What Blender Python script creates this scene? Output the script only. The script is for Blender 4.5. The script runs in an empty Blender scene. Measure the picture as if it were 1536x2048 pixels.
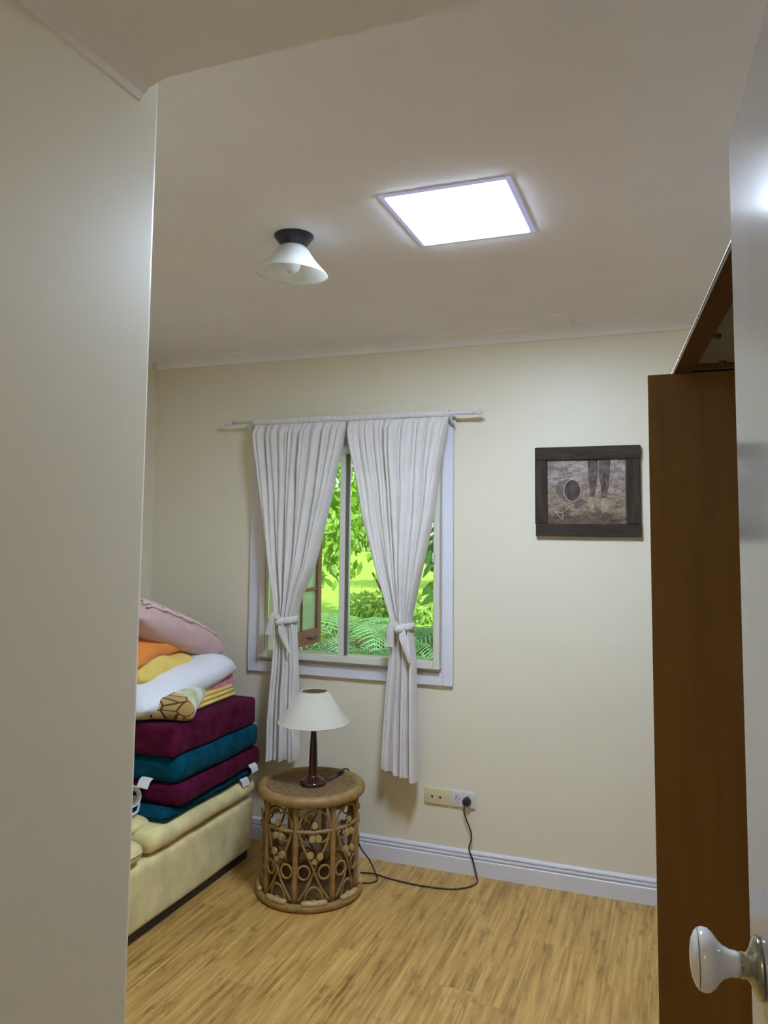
import bpy, bmesh, math, random
from mathutils import Vector, Matrix, noise
random.seed(7)
sc = bpy.context.scene
col = sc.collection
PI = math.pi

# ------------------------------------------------------------------ camera
yaw, pitch, roll = math.radians(20.572), math.radians(4.711), math.radians(0.576)
fwd = Vector((-math.sin(yaw)*math.cos(pitch), math.cos(yaw)*math.cos(pitch), math.sin(pitch)))
rt0 = Vector((math.cos(yaw), math.sin(yaw), 0)); up0 = rt0.cross(fwd)
rt = rt0*math.cos(roll)+up0*math.sin(roll); up = -rt0*math.sin(roll)+up0*math.cos(roll)
cam_data = bpy.data.cameras.new('camera'); cam = bpy.data.objects.new('camera', cam_data); col.objects.link(cam)
cam.matrix_world = Matrix(((rt.x, up.x, -fwd.x, 0), (rt.y, up.y, -fwd.y, 0), (rt.z, up.z, -fwd.z, 1.56), (0, 0, 0, 1)))
cam_data.sensor_fit = 'VERTICAL'; cam_data.sensor_height = 36.0
cam_data.lens = 1558.0/2048*36; cam_data.shift_y = (940.7-1024)/2048
cam_data.clip_start = 0.02; cam_data.clip_end = 300
sc.camera = cam

# ------------------------------------------------------------------ light and exposure
SKYLIGHT_STRENGTH = 105.0
SKYLIGHT_COLOR = (0.725, 0.875, 1.12)
w = bpy.data.worlds.new('sky'); sc.world = w; w.use_nodes = True
wn = w.node_tree.nodes; wl = w.node_tree.links; wn.clear()
wo = wn.new('ShaderNodeOutputWorld'); wb = wn.new('ShaderNodeBackground'); ws = wn.new('ShaderNodeTexSky')
ws.sky_type = 'NISHITA'; ws.sun_disc = False; ws.sun_elevation = math.radians(52); ws.sun_rotation = math.radians(200)
ws.air_density = 1.2; ws.dust_density = 3.0; ws.ozone_density = 1.0
wb.inputs['Strength'].default_value = 0.32
wmx = wn.new('ShaderNodeMix'); wmx.data_type = 'RGBA'; wmx.inputs[0].default_value = .65; wmx.inputs[7].default_value = (4.6, 4.7, 4.6, 1)
wl.new(ws.outputs[0], wmx.inputs[6]); wl.new(wmx.outputs[2], wb.inputs['Color']); wl.new(wb.outputs[0], wo.inputs['Surface'])
hall_data = bpy.data.lights.new('hall_lamp', 'POINT'); hall_data.energy = 5.5; hall_data.color = (1.0, .93, .83); hall_data.shadow_soft_size = .09
hall = bpy.data.objects.new('hall_lamp', hall_data); col.objects.link(hall); hall.location = (-.35, -.75, 2.16)
sun_data = bpy.data.lights.new('sun', 'SUN'); sun_data.energy = 7.0; sun_data.angle = math.radians(0.6); sun_data.color = (1.0, 0.95, 0.85)
sun = bpy.data.objects.new('sun', sun_data); col.objects.link(sun)
sun.rotation_euler = Vector((-0.25, 0.62, -0.80)).to_track_quat('-Z', 'Y').to_euler()
sun.location = (0, -3, 8)
vs = sc.view_settings
vs.view_transform = 'Standard'; vs.look = 'None'; vs.gamma = 1.0; vs.use_curve_mapping = False
vs.exposure = 0.0
try:
    sc.cycles.max_bounces = 10; sc.cycles.diffuse_bounces = 6; sc.cycles.transparent_max_bounces = 16
    sc.cycles.use_denoising = True; sc.cycles.sample_clamp_indirect = 6.0
except Exception:
    pass

# ------------------------------------------------------------------ helpers: materials
def lin(c):
    return tuple(((v/255)/12.92 if v/255 <= .04045 else ((v/255+.055)/1.055)**2.4) for v in c)+(1.0,)

class NT:
    def __init__(s, name):
        s.m = bpy.data.materials.new(name); s.m.use_nodes = True
        s.n = s.m.node_tree.nodes; s.l = s.m.node_tree.links; s.n.clear()
        s.out = s.n.new('ShaderNodeOutputMaterial')
    def new(s, t, **kw):
        nd = s.n.new(t)
        for k, v in kw.items():
            if k.startswith('i_'):
                nd.inputs[k[2:].replace('_', ' ')].default_value = v
            else:
                setattr(nd, k, v)
        return nd
    def link(s, a, b): s.l.new(a, b)
    def math(s, op, a, b=None):
        nd = s.n.new('ShaderNodeMath'); nd.operation = op
        for i, v in enumerate((a, b)):
            if v is None: continue
            if isinstance(v, (int, float)): nd.inputs[i].default_value = v
            else: s.link(v, nd.inputs[i])
        return nd.outputs[0]
    def coords(s, scale=(1, 1, 1), kind='Object', rot=(0, 0, 0)):
        tc = s.n.new('ShaderNodeTexCoord'); mp = s.n.new('ShaderNodeMapping')
        mp.inputs['Scale'].default_value = scale; mp.inputs['Rotation'].default_value = rot
        s.link(tc.outputs[kind], mp.inputs['Vector']); return mp.outputs[0]
    def noise(s, vec, scale, detail=4, rough=.55):
        nd = s.new('ShaderNodeTexNoise'); nd.inputs['Scale'].default_value = scale
        nd.inputs['Detail'].default_value = detail; nd.inputs['Roughness'].default_value = rough
        s.link(vec, nd.inputs['Vector']); return nd.outputs['Fac']
    def ramp(s, fac, stops):
        nd = s.n.new('ShaderNodeValToRGB'); e = nd.color_ramp.elements
        while len(e) < len(stops): e.new(.5)
        for el, (p, c) in zip(e, stops):
            el.position = p; el.color = c
        s.link(fac, nd.inputs[0]); return nd.outputs[0]
    def mix(s, fac, a, b, mode='MIX'):
        nd = s.n.new('ShaderNodeMix'); nd.data_type = 'RGBA'; nd.blend_type = mode
        for sock, v in ((nd.inputs[0], fac), (nd.inputs[6], a), (nd.inputs[7], b)):
            if isinstance(v, (int, float, tuple)): sock.default_value = v
            else: s.link(v, sock)
        return nd.outputs[2]
    def bsdf(s, color, rough=.5, spec=.5, metal=0, bump=None, bstr=.1, bdist=.01, sheen=0, coat=0, connect=True):
        b = s.n.new('ShaderNodeBsdfPrincipled')
        if isinstance(color, tuple): b.inputs['Base Color'].default_value = color
        else: s.link(color, b.inputs['Base Color'])
        if isinstance(rough, (int, float)): b.inputs['Roughness'].default_value = rough
        else: s.link(rough, b.inputs['Roughness'])
        b.inputs['Specular IOR Level'].default_value = spec; b.inputs['Metallic'].default_value = metal
        b.inputs['Sheen Weight'].default_value = sheen; b.inputs['Coat Weight'].default_value = coat
        if bump is not None:
            bp = s.n.new('ShaderNodeBump'); bp.inputs['Strength'].default_value = bstr; bp.inputs['Distance'].default_value = bdist
            s.link(bump, bp.inputs['Height']); s.link(bp.outputs[0], b.inputs['Normal'])
        if connect: s.link(b.outputs[0], s.out.inputs['Surface'])
        return b

def simple(name, rgb, rough=.5, var=.06, scale=20, spec=.5, bstr=.05, metal=0, coat=0, sheen=0, stretch=(1, 1, 1), linear=False):
    t = NT(name); c = (rgb+(1.0,)) if linear else lin(rgb)
    v = t.coords(stretch); f = t.noise(v, scale)
    lo = tuple(max(0, x*(1-var)) for x in c[:3])+(1,); hi = tuple(min(1, x*(1+var)) for x in c[:3])+(1,)
    t.bsdf(t.ramp(f, [(.3, lo), (.7, hi)]), rough, spec, metal, f, bstr, .004, sheen, coat)
    return t.m

def wall_mat():
    t = NT('cream_wall_paint'); v = t.coords()
    f = t.noise(v, 3, 3); g = t.noise(v, 220, 2)
    c = t.ramp(f, [(.3, (.765, .715, .560, 1)), (.7, (.785, .735, .582, 1))])
    t.bsdf(c, .42, .35, 0, g, .06, .002); return t.m

def floor_mat():
    t = NT('bamboo_floorboards'); tc = t.new('ShaderNodeTexCoord')
    sp = t.new('ShaderNodeSeparateXYZ'); t.link(tc.outputs['Object'], sp.inputs[0])
    X, Y = sp.outputs[0], sp.outputs[1]
    row = t.math('FLOOR', t.math('DIVIDE', X, .137))
    wn1 = t.new('ShaderNodeTexWhiteNoise', noise_dimensions='1D'); t.link(row, wn1.inputs['W'])
    yy = t.math('ADD', t.math('DIVIDE', Y, 1.85), wn1.outputs[0]); seg = t.math('FLOOR', yy)
    cb = t.new('ShaderNodeCombineXYZ'); t.link(row, cb.inputs[0]); t.link(seg, cb.inputs[1])
    wn2 = t.new('ShaderNodeTexWhiteNoise', noise_dimensions='2D'); t.link(cb.outputs[0], wn2.inputs['Vector'])
    rnd = wn2.outputs['Value']
    off = t.math('MULTIPLY', rnd, 17.0)
    cb2 = t.new('ShaderNodeCombineXYZ'); t.link(t.math('MULTIPLY', X, 50), cb2.inputs[0]); t.link(t.math('MULTIPLY', Y, 2.3), cb2.inputs[1]); t.link(off, cb2.inputs[2])
    st = t.noise(cb2.outputs[0], 1.0, 5, .62)
    cb3 = t.new('ShaderNodeCombineXYZ'); t.link(t.math('MULTIPLY', X, 150), cb3.inputs[0]); t.link(t.math('MULTIPLY', Y, 5), cb3.inputs[1]); t.link(off, cb3.inputs[2])
    st2 = t.noise(cb3.outputs[0], 1.0, 3, .6)
    base = t.ramp(st, [(.30, (.20, .092, .018, 1)), (.43, (.43, .245, .062, 1)), (.56, (.58, .365, .108, 1)), (.74, (.76, .52, .20, 1))])
    base = t.mix(.35, base, t.ramp(st2, [(.3, (.26, .14, .035, 1)), (.7, (.70, .47, .165, 1))]))
    cb4 = t.new('ShaderNodeCombineXYZ'); t.link(t.math('MULTIPLY', X, 22), cb4.inputs[0]); t.link(t.math('MULTIPLY', Y, 5.5), cb4.inputs[1]); t.link(off, cb4.inputs[2])
    pt = t.noise(cb4.outputs[0], 1.0, 6, .72)
    base = t.mix(1.0, base, t.ramp(pt, [(.34, (.62, .55, .44, 1)), (.46, (.98, .97, .95, 1)), (.62, (1.08, 1.06, 1.03, 1))]), 'MULTIPLY')
    tone = t.ramp(rnd, [(0, (.92, .90, .87, 1)), (1, (1.06, 1.05, 1.03, 1))])
    base = t.mix(1.0, base, tone, 'MULTIPLY')
    fx = t.math('FRACT', t.math('DIVIDE', X, .137)); gap = t.math('LESS_THAN', t.math('ABSOLUTE', t.math('SUBTRACT', fx, .5)), .492)
    fy = t.math('FRACT', yy); gap2 = t.math('GREATER_THAN', fy, .0012)
    g = t.math('MULTIPLY', gap, gap2)
    base = t.mix(g, (.36, .22, .08, 1), base)
    rough = t.math('ADD', t.math('MULTIPLY', st, .18), .30)
    t.bsdf(base, rough, .4, 0, g, .12, .001); return t.m

def fabric(name, rgb, rough=.9, weave=350, var=.10, sheen=.3, trans=0.0, linear=False):
    t = NT(name); c = (rgb+(1.0,)) if linear else lin(rgb)
    v = t.coords(); f = t.noise(v, 9, 4); g = t.noise(v, weave, 2)
    lo = tuple(x*(1-var) for x in c[:3])+(1,); hi = tuple(min(1, x*(1+var)) for x in c[:3])+(1,)
    cc = t.ramp(f, [(.3, lo), (.7, hi)])
    b = t.bsdf(cc, rough, .2, 0, g, .25, .002, sheen, 0, connect=(trans == 0))
    if trans:
        tr = t.new('ShaderNodeBsdfTranslucent'); t.link(cc, tr.inputs['Color'])
        mx = t.new('ShaderNodeMixShader'); mx.inputs[0].default_value = trans
        t.link(b.outputs[0], mx.inputs[1]); t.link(tr.outputs[0], mx.inputs[2]); t.link(mx.outputs[0], t.out.inputs['Surface'])
    return t.m

def velvet(name, dark, light):
    t = NT(name); v = t.coords(); f = t.noise(v, 14, 5, .65); g = t.noise(v, 240, 2)
    c = t.ramp(f, [(.32, dark+(1,)), (.70, light+(1,))])
    t.bsdf(c, .9, .04, 0, g, .3, .002, .03); return t.m

def wood(name, dark, light, scale=(30, 30, 2), rough=.35, bstr=.06, spec=.5):
    t = NT(name); v = t.coords(scale); f = t.noise(v, 1.0, 6, .65)
    c = t.ramp(f, [(.3, dark+(1,)), (.7, light+(1,))])
    t.bsdf(c, rough, spec, 0, f, bstr, .002); return t.m

def glass_mat():
    t = NT('clear_glass'); tr = t.new('ShaderNodeBsdfTransparent'); gl = t.new('ShaderNodeBsdfGlossy'); gl.inputs['Roughness'].default_value = .01
    v = t.coords(); f = t.noise(v, 6, 2)
    tint = t.ramp(f, [(0, (.93, .97, .94, 1)), (1, (.96, .99, .97, 1))]); t.link(tint, tr.inputs['Color'])
    fr = t.new('ShaderNodeFresnel'); fr.inputs['IOR'].default_value = 1.45
    mx = t.new('ShaderNodeMixShader'); t.link(fr.outputs[0], mx.inputs[0]); t.link(tr.outputs[0], mx.inputs[1]); t.link(gl.outputs[0], mx.inputs[2])
    t.link(mx.outputs[0], t.out.inputs['Surface']); return t.m

def obscured_mat():
    t = NT('pebbled_glass'); v = t.coords(); vo = t.new('ShaderNodeTexVoronoi'); vo.inputs['Scale'].default_value = 110
    t.link(v, vo.inputs['Vector'])
    c = t.ramp(vo.outputs['Distance'], [(.15, (.98, 1.0, .92, 1)), (.6, (.55, .72, .48, 1))])
    tl = t.new('ShaderNodeBsdfTranslucent'); t.link(c, tl.inputs['Color'])
    tr = t.new('ShaderNodeBsdfTransparent'); t.link(c, tr.inputs['Color'])
    gl = t.bsdf((.75, .85, .75, 1), .12, .6, 0, vo.outputs['Distance'], .6, .003, connect=False)
    m1 = t.new('ShaderNodeMixShader'); m1.inputs[0].default_value = .55; t.link(tl.outputs[0], m1.inputs[1]); t.link(tr.outputs[0], m1.inputs[2])
    m2 = t.new('ShaderNodeMixShader'); m2.inputs[0].default_value = .25; t.link(m1.outputs[0], m2.inputs[1]); t.link(gl.outputs[0], m2.inputs[2])
    t.link(m2.outputs[0], t.out.inputs['Surface']); return t.m

def frosted_mat():
    t = NT('frosted_glass'); v = t.coords(); f = t.noise(v, 30, 4)
    c = t.ramp(f, [(.3, (.80, .82, .78, 1)), (.7, (.90, .92, .89, 1))])
    tl = t.new('ShaderNodeBsdfTranslucent'); t.link(c, tl.inputs['Color'])
    tr = t.new('ShaderNodeBsdfTransparent'); tr.inputs['Color'].default_value = (.93, .93, .91, 1)
    b = t.bsdf(c, .28, .5, 0, f, .05, .002, connect=False)
    m1 = t.new('ShaderNodeMixShader'); m1.inputs[0].default_value = .74; t.link(tl.outputs[0], m1.inputs[1]); t.link(tr.outputs[0], m1.inputs[2])
    m2 = t.new('ShaderNodeMixShader'); m2.inputs[0].default_value = .38; t.link(m1.outputs[0], m2.inputs[1]); t.link(b.outputs[0], m2.inputs[2])
    t.link(m2.outputs[0], t.out.inputs['Surface']); return t.m

def emit_mat(name, color, strength):
    t = NT(name); e = t.new('ShaderNodeEmission'); v = t.coords(); f = t.noise(v, 4, 2)
    c = t.ramp(f, [(.3, color+(1,)), (.7, tuple(x*1.01 for x in color)+(1,))])
    t.link(c, e.inputs['Color']); e.inputs['Strength'].default_value = strength
    t.link(e.outputs[0], t.out.inputs['Surface']); return t.m

def leaf_mat(name, dark, light, trans=.45, scale=3.0):
    t = NT(name); v = t.coords(); f = t.noise(v, scale, 4); f2 = t.noise(v, scale*9, 2)
    c = t.ramp(t.math('ADD', t.math('MULTIPLY', f, .6), t.math('MULTIPLY', f2, .4)), [(.35, dark+(1,)), (.65, light+(1,))])
    b = t.bsdf(c, .45, .4, connect=False)
    tl = t.new('ShaderNodeBsdfTranslucent'); t.link(t.mix(.5, c, (.45, .75, .08, 1)), tl.inputs['Color'])
    mx = t.new('ShaderNodeMixShader'); mx.inputs[0].default_value = trans
    t.link(b.outputs[0], mx.inputs[1]); t.link(tl.outputs[0], mx.inputs[2]); t.link(mx.outputs[0], t.out.inputs['Surface']); return t.m

def print_blanket_mat():
    # fleece print: tan pebbles with dark outlines, pale green and white patches
    t = NT('printed_fleece'); v = t.coords()
    mp = t.coords((1, 1, 1.6)); vo = t.new('ShaderNodeTexVoronoi'); vo.inputs['Scale'].default_value = 12.5; t.link(mp, vo.inputs['Vector'])
    ve = t.new('ShaderNodeTexVoronoi', feature='DISTANCE_TO_EDGE'); ve.inputs['Scale'].default_value = 12.5; t.link(mp, ve.inputs['Vector'])
    big = t.noise(v, 5.5, 2)
    sp = t.new('ShaderNodeSeparateColor'); t.link(vo.outputs['Color'], sp.inputs[0])
    tan = t.ramp(sp.outputs[0], [(0, (.42, .27, .09, 1)), (1, (.64, .47, .20, 1))])
    tan = t.mix(t.math('LESS_THAN', ve.outputs[0], .045), tan, (.10, .05, .02, 1))
    gr = t.ramp(t.noise(v, 9, 3), [(.42, (.42, .48, .16, 1)), (.55, (.68, .72, .52, 1)), (.66, (.80, .81, .76, 1))])
    zone = t.new('ShaderNodeSeparateXYZ'); t.link(v, zone.inputs[0])
    zz = t.math('ADD', t.math('SUBTRACT', zone.outputs[1], -0.085), t.math('MULTIPLY', t.math('SUBTRACT', big, .5), .22))
    c = t.mix(t.ramp(zz, [(.0, (0, 0, 0, 1)), (.012, (1, 1, 1, 1))]), tan, gr)
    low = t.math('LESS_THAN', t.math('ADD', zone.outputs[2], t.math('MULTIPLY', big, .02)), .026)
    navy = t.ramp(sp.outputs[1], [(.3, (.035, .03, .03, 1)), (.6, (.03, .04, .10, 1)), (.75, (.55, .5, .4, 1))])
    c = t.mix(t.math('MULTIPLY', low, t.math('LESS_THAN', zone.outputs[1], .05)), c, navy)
    t.bsdf(c, .95, .1, 0, t.noise(v, 300, 2), .3, .003, .3); return t.m

M = {}
M['wall'] = wall_mat()
M['ceiling'] = simple('ceiling_paint', (.88, .86, .88), .75, .02, 4, .2, .03, linear=True)
M['floor'] = floor_mat()
M['trim_white'] = simple('white_gloss_trim', (.73, .73, .785), .35, .02, 8, .5, .01, linear=True)
M['aluminium'] = simple('cream_aluminium', (.66, .65, .56), .4, .02, 8, .5, .01, linear=True)
M['gasket'] = simple('grey_gasket', (.12, .12, .11), .6, .1, 30, linear=True)
M['glass'] = glass_mat(); M['obscured'] = obscured_mat(); M['frosted'] = frosted_mat()
M['door'] = simple('white_gloss_door', (.42, .42, .445), .11, .02, 14, .5, .06, linear=True, stretch=(1, 1, .4))
M['porcelain'] = simple('white_porcelain', (.72, .72, .72), .08, .01, 8, .6, .0, linear=True)
M['gold_line'] = simple('gold_line', (.22, .18, .05), .35, .1, 30, .5, .02, linear=True)
M['brass'] = simple('worn_brass', (.36, .35, .27), .14, .12, 40, .5, .02, metal=1, linear=True)
M['laminate'] = wood('brown_laminate', (.15, .068, .014), (.215, .100, .022), (16, 16, 1.2), .42, .02, .28)
M['frame_brown'] = wood('brown_frame_wood', (.075, .034, .012), (.14, .065, .024), (14, 2, 14), .85, .06, .1)
M['grey_back'] = simple('grey_backing', (.21, .185, .165), .8, .08, 12, .2, .05, linear=True)
M['black'] = simple('black_plastic', (.018, .018, .02), .4, .1, 40, .5, .02, linear=True)
M['black_metal'] = simple('black_metal', (.012, .012, .018), .35, .1, 40, .5, .02, linear=True)
M['curtain'] = fabric('linen_curtain', (.76, .73, .70), .9, 420, .05, .12, .07, linear=True)
M['sofa'] = fabric('cream_sofa_fabric', (.70, .62, .30), .9, 160, .20, .3, linear=True)
M['maroon'] = velvet('maroon_velvet', (.046, .0025, .015), (.118, .009, .044))
M['teal'] = velvet('teal_velvet', (.001, .030, .056), (.002, .085, .135))
M['tag'] = fabric('white_care_tag', (.72, .73, .74), .8, 300, .05, linear=True)
M['white_cotton'] = fabric('white_cotton', (.80, .82, .86), .9, 260, .03, .2, linear=True)
M['yellow'] = fabric('yellow_cotton', (.80, .60, .15), .9, 260, .07, .2, linear=True)
M['orange'] = fabric('orange_cotton', (.78, .26, .05), .9, 260, .09, .2, linear=True)
M['pink'] = fabric('dusty_pink_cotton', (.60, .40, .38), .9, 180, .07, .25, linear=True)
M['pink_cord'] = fabric('pale_pink_tufting', (.74, .55, .52), .9, 300, .05, .25, linear=True)
M['blanket'] = print_blanket_mat()
M['rattan'] = wood('rattan_cane', (.20, .112, .034), (.38, .235, .080), (30, 30, 30), .5, .15)
M['rattan_pale'] = wood('pale_cane', (.36, .24, .095), (.56, .40, .17), (60, 60, 60), .45, .1)
M['rattan_dark'] = wood('dark_woven_cane', (.13, .07, .022), (.25, .145, .05), (60, 60, 60), .7, .3)
M['bead'] = simple('cane_slice', (.42, .28, .115), .6, .15, 60, .3, .1, linear=True)
M['lamp_shade'] = fabric('cream_lamp_shade', (.64, .60, .49), .85, 300, .02, .1, .08, linear=True)
M['lamp_wood'] = wood('dark_cherry_wood', (.030, .007, .005), (.060, .016, .011), (30, 30, 4), .16, .01, .6)
M['plate_cream'] = simple('cream_plastic', (.66, .60, .36), .35, .02, 20, .5, .0, linear=True)
M['plate_white'] = simple('white_plastic', (.66, .66, .66), .3, .02, 20, .5, .0, linear=True)
M['slot'] = simple('dark_slot', (.02, .018, .015), .6, .1, 30, .3, .0, linear=True)
M['old_frame_upright'] = wood('weathered_dark_upright', (.022, .016, .011), (.066, .050, .034), (40, 40, 5), .75, .4, .2)
M['old_frame'] = wood('weathered_dark_timber', (.022, .016, .012), (.070, .052, .038), (5, 40, 40), .75, .4, .2)
M['rim_glow'] = emit_mat('painted_rim_glow', (.60, .61, .90), .62)  # faint emission stands in for the diffuser's light bleeding onto the rim
M['diffuser'] = emit_mat('skylight_diffuser', SKYLIGHT_COLOR, SKYLIGHT_STRENGTH)
M['brown_paint'] = simple('brown_window_paint', (.30, .125, .080), .5, .1, 15, .4, .05, linear=True)
M['bulb'] = simple('pearl_bulb', (.80, .80, .78), .25, .02, 20, .5, .0, linear=True)
M['lawn'] = simple('lawn_grass', (.26, .46, .06), .9, .25, 8, .1, .3, linear=True)
M['mulch'] = simple('mulch_bed', (.085, .055, .038), .95, .7, 26, .1, .6, linear=True)
M['fern'] = leaf_mat('fern_green', (.10, .30, .14), (.22, .48, .24), .35)
M['fern_light'] = leaf_mat('fern_light_green', (.14, .34, .05), (.26, .50, .10), .4)
M['leaf'] = leaf_mat('tree_leaf', (.09, .26, .02), (.34, .58, .07), .5, 2.2)
M['leaf_dark'] = leaf_mat('shrub_leaf', (.035, .13, .03), (.12, .30, .07), .35)
M['leaf_far'] = leaf_mat('far_leaf', (.20, .36, .06), (.50, .68, .20), .5)
M['bark'] = wood('tree_bark', (.05, .035, .025), (.14, .10, .07), (20, 20, 4), .9, .5)

# ------------------------------------------------------------------ helpers: objects
def thing(name, label, cat, loc=(0, 0, 0), group=None):
    o = bpy.data.objects.new(name, None); col.objects.link(o); o.empty_display_size = .05
    o.location = loc; o['label'] = label; o['category'] = cat
    if group: o['group'] = group
    return o

def tag(o, label, cat, group=None, kind=None):
    o['label'] = label; o['category'] = cat
    if group: o['group'] = group
    if kind: o['kind'] = kind
    return o

def obj(name, bm, mat, parent=None, smooth=False, origin=None, label=None, local=False, angle=None):
    """bm holds world coordinates; the object's origin is put at its thing's origin unless local."""
    me = bpy.data.meshes.new(name)
    if parent is not None and not local:
        p = parent; off = Vector((0, 0, 0))
        while p is not None:
            off += Vector(p.location); p = p.parent
        bmesh.ops.translate(bm, verts=bm.verts, vec=-off)
    elif origin is not None:
        bmesh.ops.translate(bm, verts=bm.verts, vec=-Vector(origin))
    bmesh.ops.recalc_face_normals(bm, faces=bm.faces) if len(bm.faces) else None
    bm.to_mesh(me); bm.free()
    if smooth:
        for p_ in me.polygons: p_.use_smooth = True
        if angle is not None:
            try: me.set_sharp_from_angle(angle=math.radians(angle))
            except Exception: pass
    me.materials.append(M[mat] if isinstance(mat, str) else mat)
    o = bpy.data.objects.new(name, me); col.objects.link(o)
    if origin is not None and parent is None: o.location = origin
    if parent is not None: o.parent = parent
    if label: o['label'] = label
    return o

def struct(name, bm, mat, smooth=False):
    o = obj(name, bm, mat, smooth=smooth); o['kind'] = 'structure'; return o

def B(): return bmesh.new()

def add_box(bm, x0, x1, y0, y1, z0, z1, bevel=0, seg=2):
    vs_ = [bm.verts.new(p) for p in ((x0, y0, z0), (x1, y0, z0), (x1, y1, z0), (x0, y1, z0), (x0, y0, z1), (x1, y0, z1), (x1, y1, z1), (x0, y1, z1))]
    fs = [bm.faces.new([vs_[i] for i in q]) for q in ((0, 3, 2, 1), (4, 5, 6, 7), (0, 1, 5, 4), (1, 2, 6, 5), (2, 3, 7, 6), (3, 0, 4, 7))]
    if bevel:
        es = list({e for f in fs for e in f.edges})
        bmesh.ops.bevel(bm, geom=es, offset=bevel, segments=seg, affect='EDGES', profile=.5)
    return bm

def box(*a, **k): return add_box(B(), *a, **k)

def frames(pts, closed=False):
    n = len(pts); T = []
    for i in range(n):
        a = pts[(i-1) % n] if (closed or i > 0) else pts[i]
        b = pts[(i+1) % n] if (closed or i < n-1) else pts[i]
        T.append((b-a).normalized())
    ref = Vector((0, 0, 1)) if abs(T[0].z) < .9 else Vector((1, 0, 0))
    N = (ref-T[0]*ref.dot(T[0])).normalized(); out = []
    for i in range(n):
        N = (N-T[i]*N.dot(T[i])); N = N.normalized() if N.length > 1e-6 else Vector((1, 0, 0))
        out.append((N.copy(), T[i].cross(N)))
    return out

def add_tube(bm, pts, r, seg=8, closed=False, caps=True, squash=1.0):
    pts = [Vector(p) for p in pts]; fr = frames(pts, closed); rings = []
    for i, p in enumerate(pts):
        rr = r[i] if isinstance(r, (list, tuple)) else r
        N, Bn = fr[i]
        rings.append([bm.verts.new(p+N*(rr*math.cos(2*PI*k/seg))+Bn*(rr*squash*math.sin(2*PI*k/seg))) for k in range(seg)])
    m = len(rings)
    for i in range(m if closed else m-1):
        a, b = rings[i], rings[(i+1) % m]
        for k in range(seg): bm.faces.new((a[k], a[(k+1) % seg], b[(k+1) % seg], b[k]))
    if caps and not closed:
        bm.faces.new(rings[0][::-1]); bm.faces.new(rings[-1])
    return bm

def tube(*a, **k): return add_tube(B(), *a, **k)

def add_lathe(bm, prof, axis_o=(0, 0, 0), axis=(0, 0, 1), seg=40, close_ends=True):
    """prof: list of (radius, height along axis)"""
    A = Vector(axis).normalized(); O = Vector(axis_o)
    ref = Vector((1, 0, 0)) if abs(A.x) < .9 else Vector((0, 1, 0))
    U = (ref-A*ref.dot(A)).normalized(); V = A.cross(U); rings = []
    for r, h in prof:
        if r < 1e-5: rings.append([bm.verts.new(O+A*h)])
        else: rings.append([bm.verts.new(O+A*h+U*(r*math.cos(2*PI*k/seg))+V*(r*math.sin(2*PI*k/seg))) for k in range(seg)])
    for a, b in zip(rings, rings[1:]):
        for k in range(seg):
            k2 = (k+1) % seg
            if len(a) == 1 and len(b) == 1: continue
            if len(a) == 1: bm.faces.new((a[0], b[k2], b[k]))
            elif len(b) == 1: bm.faces.new((a[k], a[k2], b[0]))
            else: bm.faces.new((a[k], a[k2], b[k2], b[k]))
    return bm

def lathe(*a, **k): return add_lathe(B(), *a, **k)

def spline(pts, n=10, closed=False):
    pts = [Vector(p) for p in pts]; out = []; m = len(pts)
    rng = range(m) if closed else range(m-1)
    for i in rng:
        if closed: p0, p1, p2, p3 = pts[(i-1) % m], pts[i], pts[(i+1) % m], pts[(i+2) % m]
        else: p0, p1, p2, p3 = pts[max(i-1, 0)], pts[i], pts[i+1], pts[min(i+2, m-1)]
        for k in range(n):
            t = k/n
            out.append(.5*((2*p1)+(p2-p0)*t+(2*p0-5*p1+4*p2-p3)*t*t+(-p0+3*p1-3*p2+p3)*t**3))
    if not closed: out.append(pts[-1])
    return out

def interp(tab, z):
    """tab: list of (value, z) sorted from high z to low z; smooth interpolation"""
    if z >= tab[0][1]: return tab[0][0]
    for (v0, z0), (v1, z1) in zip(tab, tab[1:]):
        if z0 >= z >= z1:
            t = (z0-z)/(z0-z1); return v0+(v1-v0)*t
    return tab[-1][0]

def extrude_profile(prof, x0, x1, axis='X', bm=None):
    """prof: polygon of (depth, z), extruded along axis; for axis X the depth is Y, for axis Y the depth is X"""
    bm = bm or B(); P = []
    for s in (x0, x1):
        P.append([bm.verts.new((s, d, z) if axis == 'X' else (d, s, z)) for d, z in prof])
    n = len(prof)
    for i in range(n): bm.faces.new((P[0][i], P[0][(i+1) % n], P[1][(i+1) % n], P[1][i]))
    bm.faces.new(P[0][::-1]); bm.faces.new(P[1]); return bm

# ================================================================== STRUCTURE
YB, ZC, XL, XR = 3.654, 2.53, -2.755, 0.62
YH = -1.2                                            # end of the dark hall behind
AX, AY = -0.87, 1.133                                # left wall of the entry and its end
bm = box(XL-.12, XR+.12, YH-.1, YB+.15, -.1, 0); struct('floor', bm, 'floor')
bm = box(XL-.12, XR+.12, YH-.1, YB+.15, ZC, ZC+.1); struct('ceiling', bm, 'ceiling')
# window wall with its opening
WX0, WX1, WZ0, WZ1 = -2.03, -1.07, .93, 1.99
bm = B()
add_box(bm, XL-.12, WX0, YB, YB+.14, 0, ZC); add_box(bm, WX1, XR+.12, YB, YB+.14, 0, ZC)
add_box(bm, WX0, WX1, YB, YB+.14, 0, WZ0); add_box(bm, WX0, WX1, YB, YB+.14, WZ1, ZC)
struct('wall_back', bm, 'wall')
struct('wall_left', box(XL-.12, XL, AY-.1, YB, 0, ZC), 'wall')
struct('wall_right', box(XR, XR+.12, YH, YB, 0, ZC), 'wall')
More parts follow.
